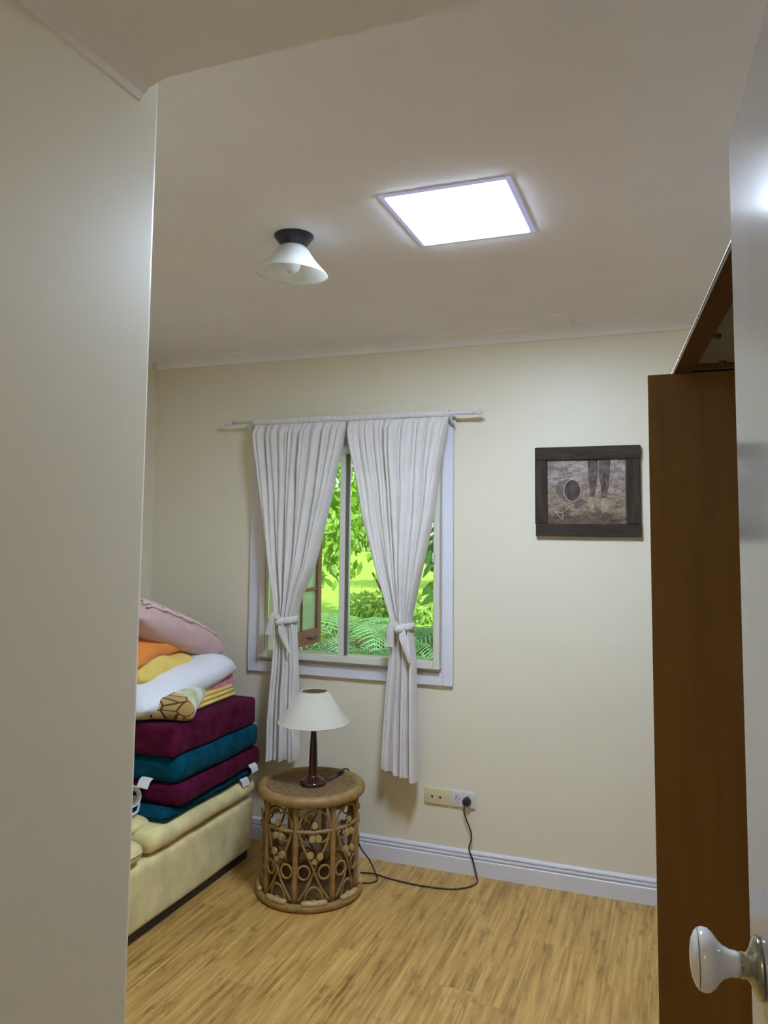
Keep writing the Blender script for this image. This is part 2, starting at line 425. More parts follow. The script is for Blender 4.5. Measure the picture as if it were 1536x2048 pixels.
# entry partition: rounded outer corner where it ends
bm = B()
prof = [(XL, AY), (XL, AY-.1), (AX-.11, AY-.1), (AX-.11, YH), (AX, YH)]
rr = .012
for k in range(7):
    a = PI/2*k/6; prof.append((AX-rr+rr*math.cos(a), AY-rr+rr*math.sin(a)))
lo = [bm.verts.new((x, y, 0)) for x, y in prof]; hi = [bm.verts.new((x, y, ZC)) for x, y in prof]
n = len(prof)
for i in range(n): bm.faces.new((lo[i], lo[(i+1) % n], hi[(i+1) % n], hi[i]))
bm.faces.new(lo[::-1]); bm.faces.new(hi)
o = struct('wall_entry', bm, 'wall')
struct('wall_hall', box(AX-.11, XR, YH-.1, YH, 0, ZC), 'wall')
# door nibs beside the opening, behind the viewer's sides
struct('wall_door', box(.17, XR, .06, .17, 0, ZC), 'wall')
# low ceiling over the entry, with its cove along the left wall
SZ, SY = 2.348, 1.075
struct('ceiling_entry', box(AX, XR, YH, SY, SZ, ZC), 'ceiling')
cv = [(AX, SZ)]
for k in range(9):
    a = PI/2*k/8
    cv.append((AX+.075-.075*math.sin(a)*1.0, SZ-.022*(1-math.cos(a)))) if False else None
cove = [(AX, SZ+.001), (AX+.085, SZ+.001), (AX+.060, SZ-.001), (AX+.040, SZ-.005), (AX+.022, SZ-.012), (AX+.010, SZ-.022), (AX+.004, SZ-.032), (AX, SZ-.034)]
struct('trim_1', extrude_profile(cove, YH, SY, 'Y'), 'ceiling', smooth=False)
# cornice round the room: shallow cove
cz = 2.482
def cornice(axis, wall, sgn, a, b):
    pr = [(wall, ZC), (wall+sgn*.076, ZC), (wall+sgn*.074, ZC-.006), (wall+sgn*.056, ZC-.010), (wall+sgn*.036, ZC-.018), (wall+sgn*.020, ZC-.030), (wall+sgn*.012, ZC-.043), (wall+sgn*.010, cz), (wall, cz)]
    return extrude_profile(pr, a, b, axis)
struct('trim_2', cornice('X', YB, -1, XL, XR), 'ceiling')
struct('trim_3', cornice('Y', XL, 1, AY, YB-.076), 'ceiling')
struct('trim_4', cornice('Y', XR, -1, SY, YB-.076), 'ceiling')
# skirting with two grooves
def skirting(axis, wall, sgn, a, b):
    pr = [(wall, 0), (wall+sgn*.018, 0), (wall+sgn*.018, .0665), (wall+sgn*.0155, .069), (wall+sgn*.009, .0715), (wall+sgn*.014, .0745), (wall+sgn*.0155, .080), (wall+sgn*.0135, .0865), (wall+sgn*.006, .0885), (wall+sgn*.0125, .092), (wall+sgn*.012, .098), (wall+sgn*.008, .104), (wall+sgn*.003, .107), (wall, .107)]
    return extrude_profile(pr, a, b, axis)
struct('baseboard_back', skirting('X', YB, -1, XL, XR), 'trim_white')
struct('baseboard_left', skirting('Y', XL, 1, AY, YB-.018), 'trim_white')
struct('baseboard_right', skirting('Y', XR, -1, SY, YB-.018), 'trim_white')

# ---- window: casing, inner bead, sliding frame, sashes
win = bpy.data.objects.new('window_1', None); col.objects.link(win); win.location = (-1.55, YB, .93); win['kind'] = 'structure'
bm = B()
y0, y1 = YB-.020, YB
add_box(bm, -2.117, -2.062, y0, y1, .845, 2.10, .003); add_box(bm, -1.056, -1.006, y0, y1, .845, 2.10, .003)
add_box(bm, -2.0615, -1.0565, y0, y1, .845, .905, .003); add_box(bm, -2.0615, -1.0565, y0, y1, 2.045, 2.10, .003)
obj('casing', bm, 'trim_white', win)
bm = B()
add_box(bm, -2.0615, -2.036, YB-.028, YB+.10, .905, 2.045, .003); add_box(bm, -1.0635, -1.0565, YB-.014, YB+.10, .905, 2.045, .002)
add_box(bm, -2.036, -1.0635, YB-.014, YB+.10, 2.005, 2.045, .002); add_box(bm, -2.036, -1.0635, YB-.006, YB+.10, .905, .924, .002)
obj('inner_lining', bm, 'trim_white', win)
bm = B()
fy0, fy1 = YB-.052, YB+.04
add_box(bm, -2.0355, -2.006, fy0, fy1, .925, 2.004, .002); add_box(bm, -1.094, -1.064, fy0, fy1, .925, 2.004, .002)
add_box(bm, -2.0055, -1.0945, fy0, fy1, .925, .958, .002); add_box(bm, -2.0055, -1.0945, fy0, fy1, 1.965, 2.004, .002)
obj('window_frame', bm, 'aluminium', win)
sash = obj('sliding_sash', add_box(add_box(add_box(B(), -1.590, -1.560, YB-.046, YB-.020, .9585, 1.9645, .002), -2.0055, -1.992, YB-.042, YB-.022, .9585, 1.9645), -1.9915, -1.5905, YB-.042, YB-.022, 1.935, 1.9645), 'aluminium', win)
obj('gasket', box(-1.5598, -1.553, YB-.040, YB-.012, .9585, 1.9645), 'gasket', sash)
obj('pane', box(-1.9918, -1.5902, YB-.033, YB-.029, .9585, 1.9348), 'glass', sash)
sash2 = obj('fixed_sash', add_box(box(-1.590, -1.5525, YB-.008, YB+.014, .9585, 1.9645, bevel=.002), -1.108, -1.0945, YB-.008, YB+.014, .9585, 1.9645), 'aluminium', win)
obj('pane', box(-1.5523, -1.1082, YB+.002, YB+.006, .9585, 1.9645), 'glass', sash2)
obj('catch', add_box(box(-1.098, -1.086, fy0-.012, fy0, 1.43, 1.475, bevel=.002), -1.096, -1.088, fy0-.02, fy0-.012, 1.445, 1.46, bevel=.002), 'aluminium', win)

# ================================================================== CEILING FITTINGS
# roof-light diffuser
SX0, SX1, SYa, SYb = -.770, -.418, 2.036, 2.416
sk = thing('skylight', 'glowing square white roof light panel in the ceiling', 'skylight', (-.594, 2.226, ZC))
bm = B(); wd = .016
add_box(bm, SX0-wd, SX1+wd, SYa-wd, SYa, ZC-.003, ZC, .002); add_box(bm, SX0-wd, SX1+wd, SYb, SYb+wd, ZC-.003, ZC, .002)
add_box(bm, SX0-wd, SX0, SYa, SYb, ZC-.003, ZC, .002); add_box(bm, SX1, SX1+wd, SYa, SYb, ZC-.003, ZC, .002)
obj('rim_painted_glow', bm, 'rim_glow', sk, label='rim with painted bluish glow')  # frame around the diffuser, its bluish glow painted as emission
obj('diffuser', box(SX0+.001, SX1-.001, SYa+.001, SYb-.001, ZC-.0065, ZC-.001), 'diffuser', sk)
# ceiling lamp
lx, ly = -1.153, 2.212
cl = thing('ceiling_lamp', 'ceiling light with black conical mount and frosted glass shade', 'ceiling light', (lx, ly, ZC))
obj('mount', lathe([(0, 0), (.064, 0), (.065, -.004), (.062, -.007), (.037, -.040), (.030, -.044), (0, -.044)], (lx, ly, ZC), seg=40), 'black_metal', cl, True, angle=50)
tilt = Vector((.06, -.02, 1)).normalized()
pr = [(.026, -.028), (.034, -.030), (.043, -.037), (.054, -.049), (.066, -.066), (.080, -.084), (.097, -.102), (.112, -.117), (.119, -.126), (.1175, -.1275), (.110, -.120), (.095, -.105), (.078, -.087), (.064, -.069), (.052, -.052), (.041, -.040), (.032, -.034), (.024, -.031), (.026, -.028)]
obj('glass_shade', lathe(pr, (lx, ly, ZC), tilt, 56), 'frosted', cl, True)
bo = obj('bulb', lathe([(0, -.046), (.013, -.048), (.014, -.060), (.020, -.072), (.027, -.088), (.028, -.100), (.023, -.114), (.012, -.123), (0, -.126)], (lx, ly, ZC), tilt, 32), 'bulb', cl, True)
# cover plate against the back cornice
obj('ceiling_cover', box(-.602, -.424, 3.372, YB-.0765, ZC-.008, ZC, bevel=.002), 'ceiling', None, origin=(-.513, 3.48, ZC))
tag(bpy.data.objects['ceiling_cover'], 'small flat off-white cover plate on the ceiling beside the cornice', 'cover plate')

# ================================================================== DOOR AND WARDROBE
dA = Vector((.068, 1.0, 0)); dH = Vector((.124, .182, 0)); dv = (dH-dA).normalized(); dn = Vector((-dv.y, dv.x, 0))
if dn.x < 0: dn = -dn                                  # points away from the room side, to the right
door = bpy.data.objects.new('door_1', None); col.objects.link(door); door.location = dA; door['kind'] = 'structure'
def dpt(s, t, z): return dA+dv*s+dn*t+Vector((0, 0, z))
bm = B(); L = (dH-dA).length
vsx = []
for s, t in ((0, 0), (L, 0), (L, .036), (0, .036)): vsx.append((s, t))
lo = [bm.verts.new(dpt(s, t, .008)) for s, t in vsx]; hi = [bm.verts.new(dpt(s, t, 2.042)) for s, t in vsx]
for i in range(4): bm.faces.new((lo[i], lo[(i+1) % 4], hi[(i+1) % 4], hi[i]))
bm.faces.new(lo[::-1]); bm.faces.new(hi)
bmesh.ops.bevel(bm, geom=list(bm.edges), offset=.004, segments=3, affect='EDGES')
obj('door_leaf', bm, 'door', door, True, angle=50)
kc = Vector((0, 0, 0))
kO = dA+dv*.072+Vector((0, 0, 1.118)); kax = -dn
rs = obj('rosette', lathe([(0, 0), (.0295, 0), (.0305, .002), (.029, .005), (.024, .008), (.016, .011), (.0125, .014), (.0125, .020), (0, .020)], kO, kax, 48), 'brass', door, True, label='brass rosette')
kn = obj('knob', lathe([(0, .0195), (.0115, .020), (.0125, .024), (.0130, .030), (.0155, .036), (.0205, .0415), (.0265, .0460), (.0300, .0510), (.0305, .0560), (.0290, .0602), (.0255, .0640), (.0180, .0672), (.0090, .0686), (0, .069)], kO, kax, 56), 'porcelain', door, True, label='white porcelain knob with a thin gold line')
obj('gold_line', lathe([(.0283, .0604), (.0290, .0606), (.0284, .0616), (.0276, .0614)], kO, kax, 56), 'gold_line', kn, True)
# wardrobe
WY0, WY1, WZT, WXL = 1.95, 2.93, 1.948, -.058
wr = thing('wardrobe', 'tall plain brown laminate wardrobe standing behind the white door', 'wardrobe', (.28, 2.44, 0))
obj('side_panel', box(WXL, XR-.021, WY0, WY0+.018, .0, WZT, bevel=.0015), 'laminate', wr)
obj('body', box(WXL+.019, XR-.021, WY0+.0185, WY1, .0, WZT-.001), 'laminate', wr)
ym = (WY0+WY1)/2
for a, b, hs in ((WY0+.020, ym-.002, ym-.05), (ym+.002, WY1, ym+.05)):
    d = obj('wardrobe_door', box(WXL, WXL+.018, a, b, .07, WZT, bevel=.0015), 'laminate', wr)
    obj('finger_pull', box(WXL-.0012, WXL, hs-.012, hs+.012, 1.0, 1.09, bevel=.0005), 'laminate', d)
# framed flat panel lying on top, sticking out towards the door
pa = thing('framed_panel', 'long flat brown-framed panel with grey underside lying on wardrobe', 'panel', (.001, 1.95, WZT))
pa.rotation_euler = (0, 0, math.radians(5.15))
PL0, PL1, PW = -.86, .78, .50
bm = box(0, .042, PL0, PL1, 0, .010, bevel=.001); obj('rail', bm, 'frame_brown', pa, local=True)
bm = box(PW-.042, PW, PL0, PL1, 0, .010, bevel=.001); obj('rail', bm, 'frame_brown', pa, local=True)
for a in (PL0, -.075, PL1-.042):
    obj('cross_rail', box(.0425, PW-.0425, a, a+.042, 0.0005, .010, bevel=.001), 'frame_brown', pa, local=True)
for a, b in ((PL0+.043, -.076), (-.032, PL1-.043)):
    obj('backing', box(.043, PW-.043, a, b, .005, .009), 'grey_back', pa, local=True)
for x, y in ((.050, -.34), (.095, -.09), (.13, -.10), (.050, -.70)):
    obj('bolt', lathe([(0, -.010), (.006, -.009), (.008, -.004), (.008, .003), (0, .003)], (x, y, .006), seg=14), 'black', pa, True, local=True)
obj('edge_highlight', box(-.0012, 0, PL0, PL1, .0070, .0098), 'plate_white', pa, local=True, label='painted highlight along the lit edge')  # white strip paints the light caught along the panel's side edge

# ================================================================== CURTAINS AND ROD
RZ, RY = 2.142, 3.572
rod = thing('curtain_rod', 'thin white telescopic curtain rod with pointed finials above the window', 'curtain rod', (-1.54, RY, RZ))
obj('rod', tube([(-2.205, RY, RZ), (-1.55, RY, RZ)], .0065, 14), 'trim_white', rod, True)
obj('rod_sleeve', tube([(-1.55, RY, RZ), (-.895, RY, RZ)], .0085, 14), 'trim_white', rod, True)
for x, s in ((-2.205, -1), (-.895, 1)):
    obj('finial', lathe([(0, -.002), (.0125, 0), (.0125, .010), (.008, .013), (.008, .018), (.014, .024), (.0145, .032), (.009, .044), (.0, .055)], (x, RY, RZ), (s, 0, 0), 24), 'plate_white', rod, True)
for x in (-2.110, -1.003):
    bm = B(); add_box(bm, x-.011, x+.011, YB-.024, YB-.0205, RZ-.062, RZ+.028, .002)
    add_tube(bm, spline([(x, YB-.024, RZ-.045), (x, YB-.055, RZ-.040), (x, RY+.012, RZ-.024), (x, RY, RZ-.0105)], 6), .007, 10)
    br = obj('bracket', bm, 'plate_white', rod, True, angle=40)
    obj('screw', lathe([(0, 0), (.0035, 0), (.003, .002), (0, .002)], (x, YB-.024, RZ-.055), (0, -1, 0), 12), 'black', br)

def curtain_sheet(xl, xr, ztop, zbot, ztie, nfine, ncoarse, seed, slant=0.0, nu=220, nv=120):
    """hanging cloth between the left and right outlines: many small gathers at the rod that
    merge into a few deep folds towards the tie, and loose folds below it"""
    rnd = random.Random(seed); bm = B()
    def layer(n_):
        w_ = [rnd.uniform(.45, 1.6) for _ in range(n_)]; c_ = [0]
        for q in w_: c_.append(c_[-1]+q)
        h_ = [rnd.uniform(.45, 1.1) for _ in range(n_)]
        return [q/c_[-1] for q in c_], h_
    def ridge(lay, u):
        c_, h_ = lay; u = min(max(u, 0), 1)
        for i in range(len(h_)):
            if u <= c_[i+1] or i == len(h_)-1:
                f = (u-c_[i])/(c_[i+1]-c_[i]); return h_[i]*abs(math.sin(PI*min(max(f, 0), 1)))**.5
    fine, mid, coarse, low = layer(nfine), layer(int(nfine*.6)), layer(ncoarse), layer(4)
    def sm(z, a, b):
        t = min(max((z-a)/(b-a), 0), 1); return t*t*(3-2*t)
    rows = []
    for j in range(nv+1):
        v = j/nv; row = []
        for i in range(nu+1):
            u = i/nu
            zb = zbot+slant*(u-.5)*2+.005*math.sin(u*17+seed)+.006*ridge(low, u)
            z = ztop+(zb-ztop)*v
            a, b = interp(xl, z), interp(xr, z)
            wob = .02*noise.noise(Vector((u*3, z*1.6, seed)))*min(1, (ztop-z)*4)
            uw = u+wob*math.sin(PI*u)
            kf = sm(z, ztie+.25, ztop-.05); kt = min(1, (ztop-z)/.05)
            above = sm(z, ztie-.10, ztie+.02)
            y_up = kf*(.022*kt+.004)*ridge(fine, uw)+.042*kt*ridge(mid, uw)*(.45+.55*kf)+.050*(1-kf)*ridge(coarse, uw)
            y_lo = (.036+.024*min(1, max(0, ztie-z)/.5))*ridge(low, uw)+.026*ridge(mid, uw)
            y = RY+.004-(above*y_up+(1-above)*y_lo)-.012*(1-kf)*math.sin(PI*u)
            y += .004*noise.noise(Vector((u*9, z*5, seed+4)))
            x = a+(b-a)*u+.004*noise.noise(Vector((u*11, z*3, seed+8)))*math.sin(PI*u)
            row.append(bm.verts.new((x, min(y, YB-.056), z)))
        rows.append(row)
    for j in range(nv):
        for i in range(nu):
            bm.faces.new((rows[j][i], rows[j][i+1], rows[j+1][i+1], rows[j+1][i]))
    return bm

def pocket(x0, x1, seed):
    """casing of cloth round the rod with a ruffled head above"""
    bm = B(); rings = []; n = 90; seg = 14
    for i in range(n+1):
        x = x0+(x1-x0)*i/n; g = .0018*math.sin(i*2.3+seed)+.0014*math.sin(i*5.1)
        ring = []
        for k in range(seg):
            a = 2*PI*k/seg
            ring.append(bm.verts.new((x, RY+(.0118+g)*math.cos(a), RZ+.001+(.0150+g)*math.sin(a))))
        rings.append(ring)
    for a, b in zip(rings, rings[1:]):
        for k in range(seg): bm.faces.new((a[k], a[(k+1) % seg], b[(k+1) % seg], b[k]))
    return bm

def strip(pts, widths, normal_hint, thick=.005):
    """soft flat tail of cloth along a path"""
    pts = spline(pts, 8); n = len(pts); bm = B(); rings = []
    for i, p in enumerate(pts):
        t = (pts[min(i+1, n-1)]-pts[max(i-1, 0)]).normalized()
        s = t.cross(Vector(normal_hint)).normalized(); nn = s.cross(t).normalized()
        f = i/(n-1)*(len(widths)-1); k = min(int(f), len(widths)-2); wdt = widths[k]+(widths[k+1]-widths[k])*(f-k)
        ring = []
        for a in range(12):
            an = 2*PI*a/12; ring.append(bm.verts.new(p+s*(wdt/2*math.cos(an))+nn*(thick*math.sin(an)+.004*math.cos(an*2)*math.sin(f*2))))
        rings.append(ring)
    for a, b in zip(rings, rings[1:]):
        for k in range(12): bm.faces.new((a[k], a[(k+1) % 12], b[(k+1) % 12], b[k]))
    bm.faces.new(rings[0][::-1]); bm.faces.new(rings[-1]); return bm

def make_curtain(name, label, xl, xr, zbot, nple, seed, slant, tx, tz, tw, tails):
    t = thing(name, label, 'curtain', ((xl[0][0]+xr[0][0])/2, RY, RZ))
    bm = curtain_sheet(xl, xr, 2.129, zbot, tz, nple+3, 5, seed, slant)
    c = obj('cloth', bm, 'curtain', t, True)
    obj('rod_pocket', pocket(xl[0][0]-.002, xr[0][0]+.002, seed), 'curtain', t, True)
    # tie band round the gathered cloth, a knot and two hanging tails
    ring = []
    for k in range(40):
        a = 2*PI*k/40
        ring.append((tx+(tw/2+.006)*math.cos(a), RY-.024+.052*math.sin(a), tz+.006*math.cos(a)))
    ring = [(x, min(y, YB-.06), z) for x, y, z in ring]
    bm = B(); pts = [Vector(p) for p in ring]; fr = frames(pts, True); rings = []
    for i, p in enumerate(pts):
        out = Vector((math.cos(2*PI*i/40), math.sin(2*PI*i/40), 0))
        rings.append([bm.verts.new(p+out*(.006*math.cos(2*PI*k/10))+Vector((0, 0, 1))*(.017*math.sin(2*PI*k/10)+.0025*math.sin(i*1.7+k))) for k in range(10)])
    for i in range(40):
        a, b = rings[i], rings[(i+1) % 40]
        for k in range(10): bm.faces.new((a[k], a[(k+1) % 10], b[(k+1) % 10], b[k]))
    tie = obj('tie_band', bm, 'curtain', t, True)
    kx = tails['knot']
    bm = B(); add_lathe(bm, [(0, -.026), (.010, -.023), (.0165, -.010), (.0175, .004), (.0150, .016), (.008, .024), (0, .026)], (kx, RY-.082, tz-.006), (1, 0, .35), 20)
    for v_ in bm.verts: v_.co += Vector((0, 0, .003*math.sin(v_.co.x*260)))
    obj('knot', bm, 'curtain', tie, True)
    for pts, wds in tails['tails']:
        obj('tail', strip([(x, y-.024, z) for x, y, z in pts], wds, (0, -1, 0)), 'curtain', tie, True)
    return t

L1 = [(-2.074, 2.142), (-2.062, 2.02), (-2.030, 1.842), (-1.992, 1.608), (-1.954, 1.388), (-1.912, 1.237), (-1.900, 1.162), (-1.897, 1.12), (-1.901, 1.072), (-1.906, .971), (-1.920, .796), (-1.927, .622), (-1.931, .438)]
L2 = [(-1.546, 2.142), (-1.552, 2.07), (-1.564, 2.004), (-1.589, 1.891), (-1.617, 1.75), (-1.664, 1.552), (-1.705, 1.394), (-1.766, 1.258), (-1.799, 1.161), (-1.803, 1.12), (-1.798, 1.052), (-1.787, .904), (-1.783, .733), (-1.774, .447)]
R1 = [(-1.541, 2.142), (-1.535, 2.07), (-1.523, 2.0), (-1.477, 1.816), (-1.448, 1.653), (-1.382, 1.426), (-1.326, 1.269), (-1.282, 1.151), (-1.280, 1.11), (-1.290, 1.039), (-1.302, .956), (-1.318, .771), (-1.335, .467)]
R2 = [(-1.013, 2.142), (-1.017, 2.08), (-1.026, 2.023), (-1.056, 1.873), (-1.080, 1.67), (-1.119, 1.482), (-1.158, 1.305), (-1.190, 1.162), (-1.186, 1.118), (-1.166, .965), (-1.162, .784), (-1.150, .43)]
make_curtain('curtain', 'left pale linen curtain tied with a knot, hanging behind the lamp', L1, L2, .440, 11, 3, .004, -1.848, 1.128, .100,
    dict(knot=-1.852, tails=[([(-1.857, RY-.055, 1.138), (-1.882, RY-.058, 1.156), (-1.902, RY-.055, 1.138), (-1.914, RY-.050, 1.095), (-1.922, RY-.048, 1.052)], [.022, .034, .036, .036, .032]),
                             ([(-1.846, RY-.060, 1.122), (-1.838, RY-.066, 1.08), (-1.822, RY-.064, 1.03), (-1.800, RY-.054, .972)], [.024, .040, .034, .006])]))
make_curtain('curtain', 'right pale linen curtain tied with a knot, hanging clear of the lamp', R1, R2, .440, 10, 8, -.024, -1.232, 1.124, .100,
    dict(knot=-1.224, tails=[([(-1.228, RY-.055, 1.130), (-1.256, RY-.058, 1.142), (-1.272, RY-.054, 1.11), (-1.276, RY-.050, 1.07), (-1.278, RY-.048, 1.032)], [.024, .036, .042, .044, .040]),
                             ([(-1.212, RY-.060, 1.118), (-1.200, RY-.068, 1.08), (-1.188, RY-.066, 1.03), (-1.174, RY-.056, .965)], [.026, .044, .040, .012])]))

# ================================================================== SOFA
sf = thing('sofa', 'low cream fabric sofa against the left wall under the cushions', 'sofa', (-2.35, 2.6, 0))
SFX, SFY0, SFY1 = -1.952, 1.75, 3.455
def soft_box(x0, x1, y0, y1, z0, z1, bevel, puff=.0, seg=5, cuts=10, seed=0, wob=.004):
    """upholstered block: rounded, slightly crowned and uneven"""
    bm = box(x0, x1, y0, y1, z0, z1)
    bmesh.ops.bevel(bm, geom=list(bm.edges), offset=bevel, segments=seg, affect='EDGES', profile=.5)
    bmesh.ops.subdivide_edges(bm, edges=[e for e in bm.edges if e.calc_length() > .06], cuts=cuts, use_grid_fill=True)
    cx_, cy_, cz_ = (x0+x1)/2, (y0+y1)/2, (z0+z1)/2; hx, hy, hz = (x1-x0)/2, (y1-y0)/2, (z1-z0)/2
    for v_ in bm.verts:
        u, v2, q = (v_.co.x-cx_)/hx, (v_.co.y-cy_)/hy, (v_.co.z-cz_)/hz
        v_.co.z += puff*q*(1-u*u)*(1-v2*v2)
        v_.co.x += puff*.35*u*(1-q*q)*(1-v2*v2); v_.co.y += puff*.35*v2*(1-q*q)*(1-u*u)
        nn = Vector((noise.noise(v_.co*7+Vector((seed, 0, 0))), noise.noise(v_.co*7+Vector((0, seed+9, 0))), noise.noise(v_.co*6+Vector((0, 0, seed+4)))))
        v_.co += nn*wob
    return bm
obj('base', soft_box(XL+.02, SFX, SFY0, SFY1,   .035, .287, .030, .0, 4, 8, 1, .003), 'sofa', sf, True)
obj('shadow_gap', box(XL+.05, SFX-.02, SFY0+.03, SFY1-.03, 0, .04), 'black', sf, label='black strip painted as the shadow gap')  # black block stands in for the shade under the raised base
obj('seat_cushion', soft_box(XL+.20, SFX+.012, 2.628, SFY1, .296, .385, .042, .010, 6, 12, 3, .006), 'sofa', sf, True)
obj('seat_cushion', soft_box(XL+.20, SFX+.012, SFY0, 2.605, .296, .375, .042, .010, 6, 12, 5, .006), 'sofa', sf, True)
obj('backrest', soft_box(XL+.02, XL+.198, SFY0, SFY1, .286, .70, .05, .01, 5, 8, 7, .004), 'sofa', sf, True)
bm = B()
bmesh.ops.create_uvsphere(bm, u_segments=32, v_segments=20, radius=1)
for v_ in bm.verts:
    c = v_.co; v_.co = Vector((-2.085+c.x*.070, 2.680+c.y*.10, .384+c.z*.034)); v_.co += Vector((0, 0, .008*noise.noise(v_.co*14)))
obj('cover_fold', bm, 'sofa', sf, True)

# ================================================================== CUSHION STACK
def stack_cushion(label, mat, cx_, cy_, z0, z1, sx, sy, rot, seed, bevel, puff, tags=(), drop=0.0):
    o = thing('seat_cushion', label, 'cushion', (cx_, cy_, z0), 'velvet seat cushions stacked on the sofa')
    o.rotation_euler = (0, 0, math.radians(rot))
    bm = soft_box(-sx/2, sx/2, -sy/2, sy/2, 0, z1-z0, bevel, puff, 5, 12, seed, .006)
    obj('cover', bm, mat, o, True, local=True)
    for (tx_, ty_, tz_, ax) in tags:
        b2 = B()
        if ax == 'y':      # hangs from the face towards the viewer
            pts = [(tx_, ty_-.000, tz_), (tx_, ty_-.020, tz_-.008), (tx_+.004, ty_-.042, tz_-.030)]
            wv = Vector((.030, -.004, 0))
        else:
            pts = [(tx_, ty_, tz_), (tx_+.016, ty_, tz_-.012), (tx_+.022, ty_, tz_-.034)]
            wv = Vector((0, .030, .0))
        P = [Vector(p) for p in pts]
        up_ = Vector((0, 0, .0012))
        rows = [[b2.verts.new(p-wv+up_), b2.verts.new(p+wv+up_), b2.verts.new(p+wv-up_), b2.verts.new(p-wv-up_)] for p in P]
        for a, b in zip(rows, rows[1:]):
            for k in range(4): b2.faces.new((a[k], a[(k+1) % 4], b[(k+1) % 4], b[k]))
        b2.faces.new(rows[0][::-1]); b2.faces.new(rows[-1])
        obj('care_tag', b2, 'tag', o, local=True, label='white care tag')
    return o
stack_cushion('teal velvet seat cushion at the bottom of the stack on the sofa', 'teal', -2.245, 3.075, .386, .437, .60, .70, 0, 11, .030, .004, tags=((.290, .26, .016, 'x'),))
stack_cushion('maroon velvet seat cushion between the two teal ones', 'maroon', -2.226, 3.125, .438, .523, .60, .70, 1.5, 12, .026, .004, tags=((.297, .25, .018, 'x'),))
stack_cushion('teal velvet seat cushion between the two maroon ones', 'teal', -2.232, 3.118, .524, .634, .60, .69, .5, 13, .036, .006, tags=((.155, -.345, .022, 'y'),))
stack_cushion('maroon velvet seat cushion on top of the four-cushion stack', 'maroon', -2.240, 3.100, .635, .762, .595, .68, 0, 14, .020, .002)

# ---- bedding and pillows on the stack
def pillow_bm(sx, sy, t, seed=0, wob=.010, pinch=.10, p=2.6, n=48, wr=18, rnd_=None):
    bm = B(); top = []; bot = []
    for j in range(n+1):
        rt_, rb_ = [], []
        for i in range(n+1):
            u = -1+2*i/n; v = -1+2*j/n
            uu = math.sin(u*PI/2)*.55+u*.45; vv = math.sin(v*PI/2)*.55+v*.45
            if rnd_ and (abs(uu) > 1e-6 or abs(vv) > 1e-6):   # rounded corners
                mx_ = max(abs(uu), abs(vv)); nr = (abs(uu)**rnd_+abs(vv)**rnd_)**(1/rnd_); ku = mx_/nr
            else: ku = 1.0
            # concave sides, pointed corners
            x = sx/2*uu*ku*(1-pinch*(1-vv*vv)*abs(uu)); y = sy/2*vv*ku*(1-pinch*(1-uu*uu)*abs(vv))
            h = (max(0, 1-abs(uu)**p)*max(0, 1-abs(vv)**p))**.48
            q = Vector((x*wr*.5, y*wr*.5, seed))
            nz = noise.noise(q)*wob*min(1, h*2.0); edge = noise.noise(q*1.6+Vector((3, 1, seed)))*.006
            zt = t*.5*h+nz; zb = -t*.5*h+noise.noise(q+Vector((7, 7, 0)))*wob*.6*min(1, h*2)
            rt_.append(bm.verts.new((x+edge, y+edge, zt)))
            rb_.append(bm.verts.new((x+edge, y+edge, zb-.0015)) if 0 < i < n and 0 < j < n else rt_[-1])
        top.append(rt_); bot.append(rb_)
    for j in range(n):
        for i in range(n):
            bm.faces.new((top[j][i], top[j][i+1], top[j+1][i+1], top[j+1][i]))
            q = (bot[j][i], bot[j+1][i], bot[j+1][i+1], bot[j][i+1])
            if len(set(q)) == 4:
                try: bm.faces.new(q)
                except ValueError: pass
    return bm
def place(bm, loc, rot):
    Mx = Matrix.Translation(loc) @ (Matrix.Rotation(math.radians(rot[2]), 4, 'Z') @ Matrix.Rotation(math.radians(rot[1]), 4, 'Y') @ Matrix.Rotation(math.radians(rot[0]), 4, 'X'))
    bmesh.ops.transform(bm, matrix=Mx, verts=bm.verts); return bm

# printed fleece blanket, bundled
bl = thing('fleece_blanket', 'bundled fleece blanket printed in tan, pale green and white', 'blanket', (-2.25, 2.98, .765))
def bundle(sx, sy, sz, seed, wob):
    bm = soft_box(-sx/2, sx/2, -sy/2, sy/2, 0, sz, sz*.46, 0, 6, 14, seed, wob); return bm
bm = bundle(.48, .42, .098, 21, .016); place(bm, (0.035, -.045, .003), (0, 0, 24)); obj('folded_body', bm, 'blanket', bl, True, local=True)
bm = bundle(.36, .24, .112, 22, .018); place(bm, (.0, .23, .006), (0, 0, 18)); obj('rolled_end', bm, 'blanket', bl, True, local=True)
# folded yellow cloth
fy = thing('folded_cloth', 'thin folded yellow cloth lying on the top maroon cushion', 'cloth', (-2.105, 3.225, .764))
for k in range(3):
    bm = soft_box(-.10+.004*k, .062-.005*k, -.165+.01*k, .195-.008*k, .0005+.0185*k, .0185*(k+1), .0085, 0, 3, 6, 31+k, .003)
    bmesh.ops.rotate(bm, verts=bm.verts, cent=(0, 0, 0), matrix=Matrix.Rotation(math.radians(3), 3, 'Z'))
    obj('fold', bm, 'yellow', fy, True, local=True)
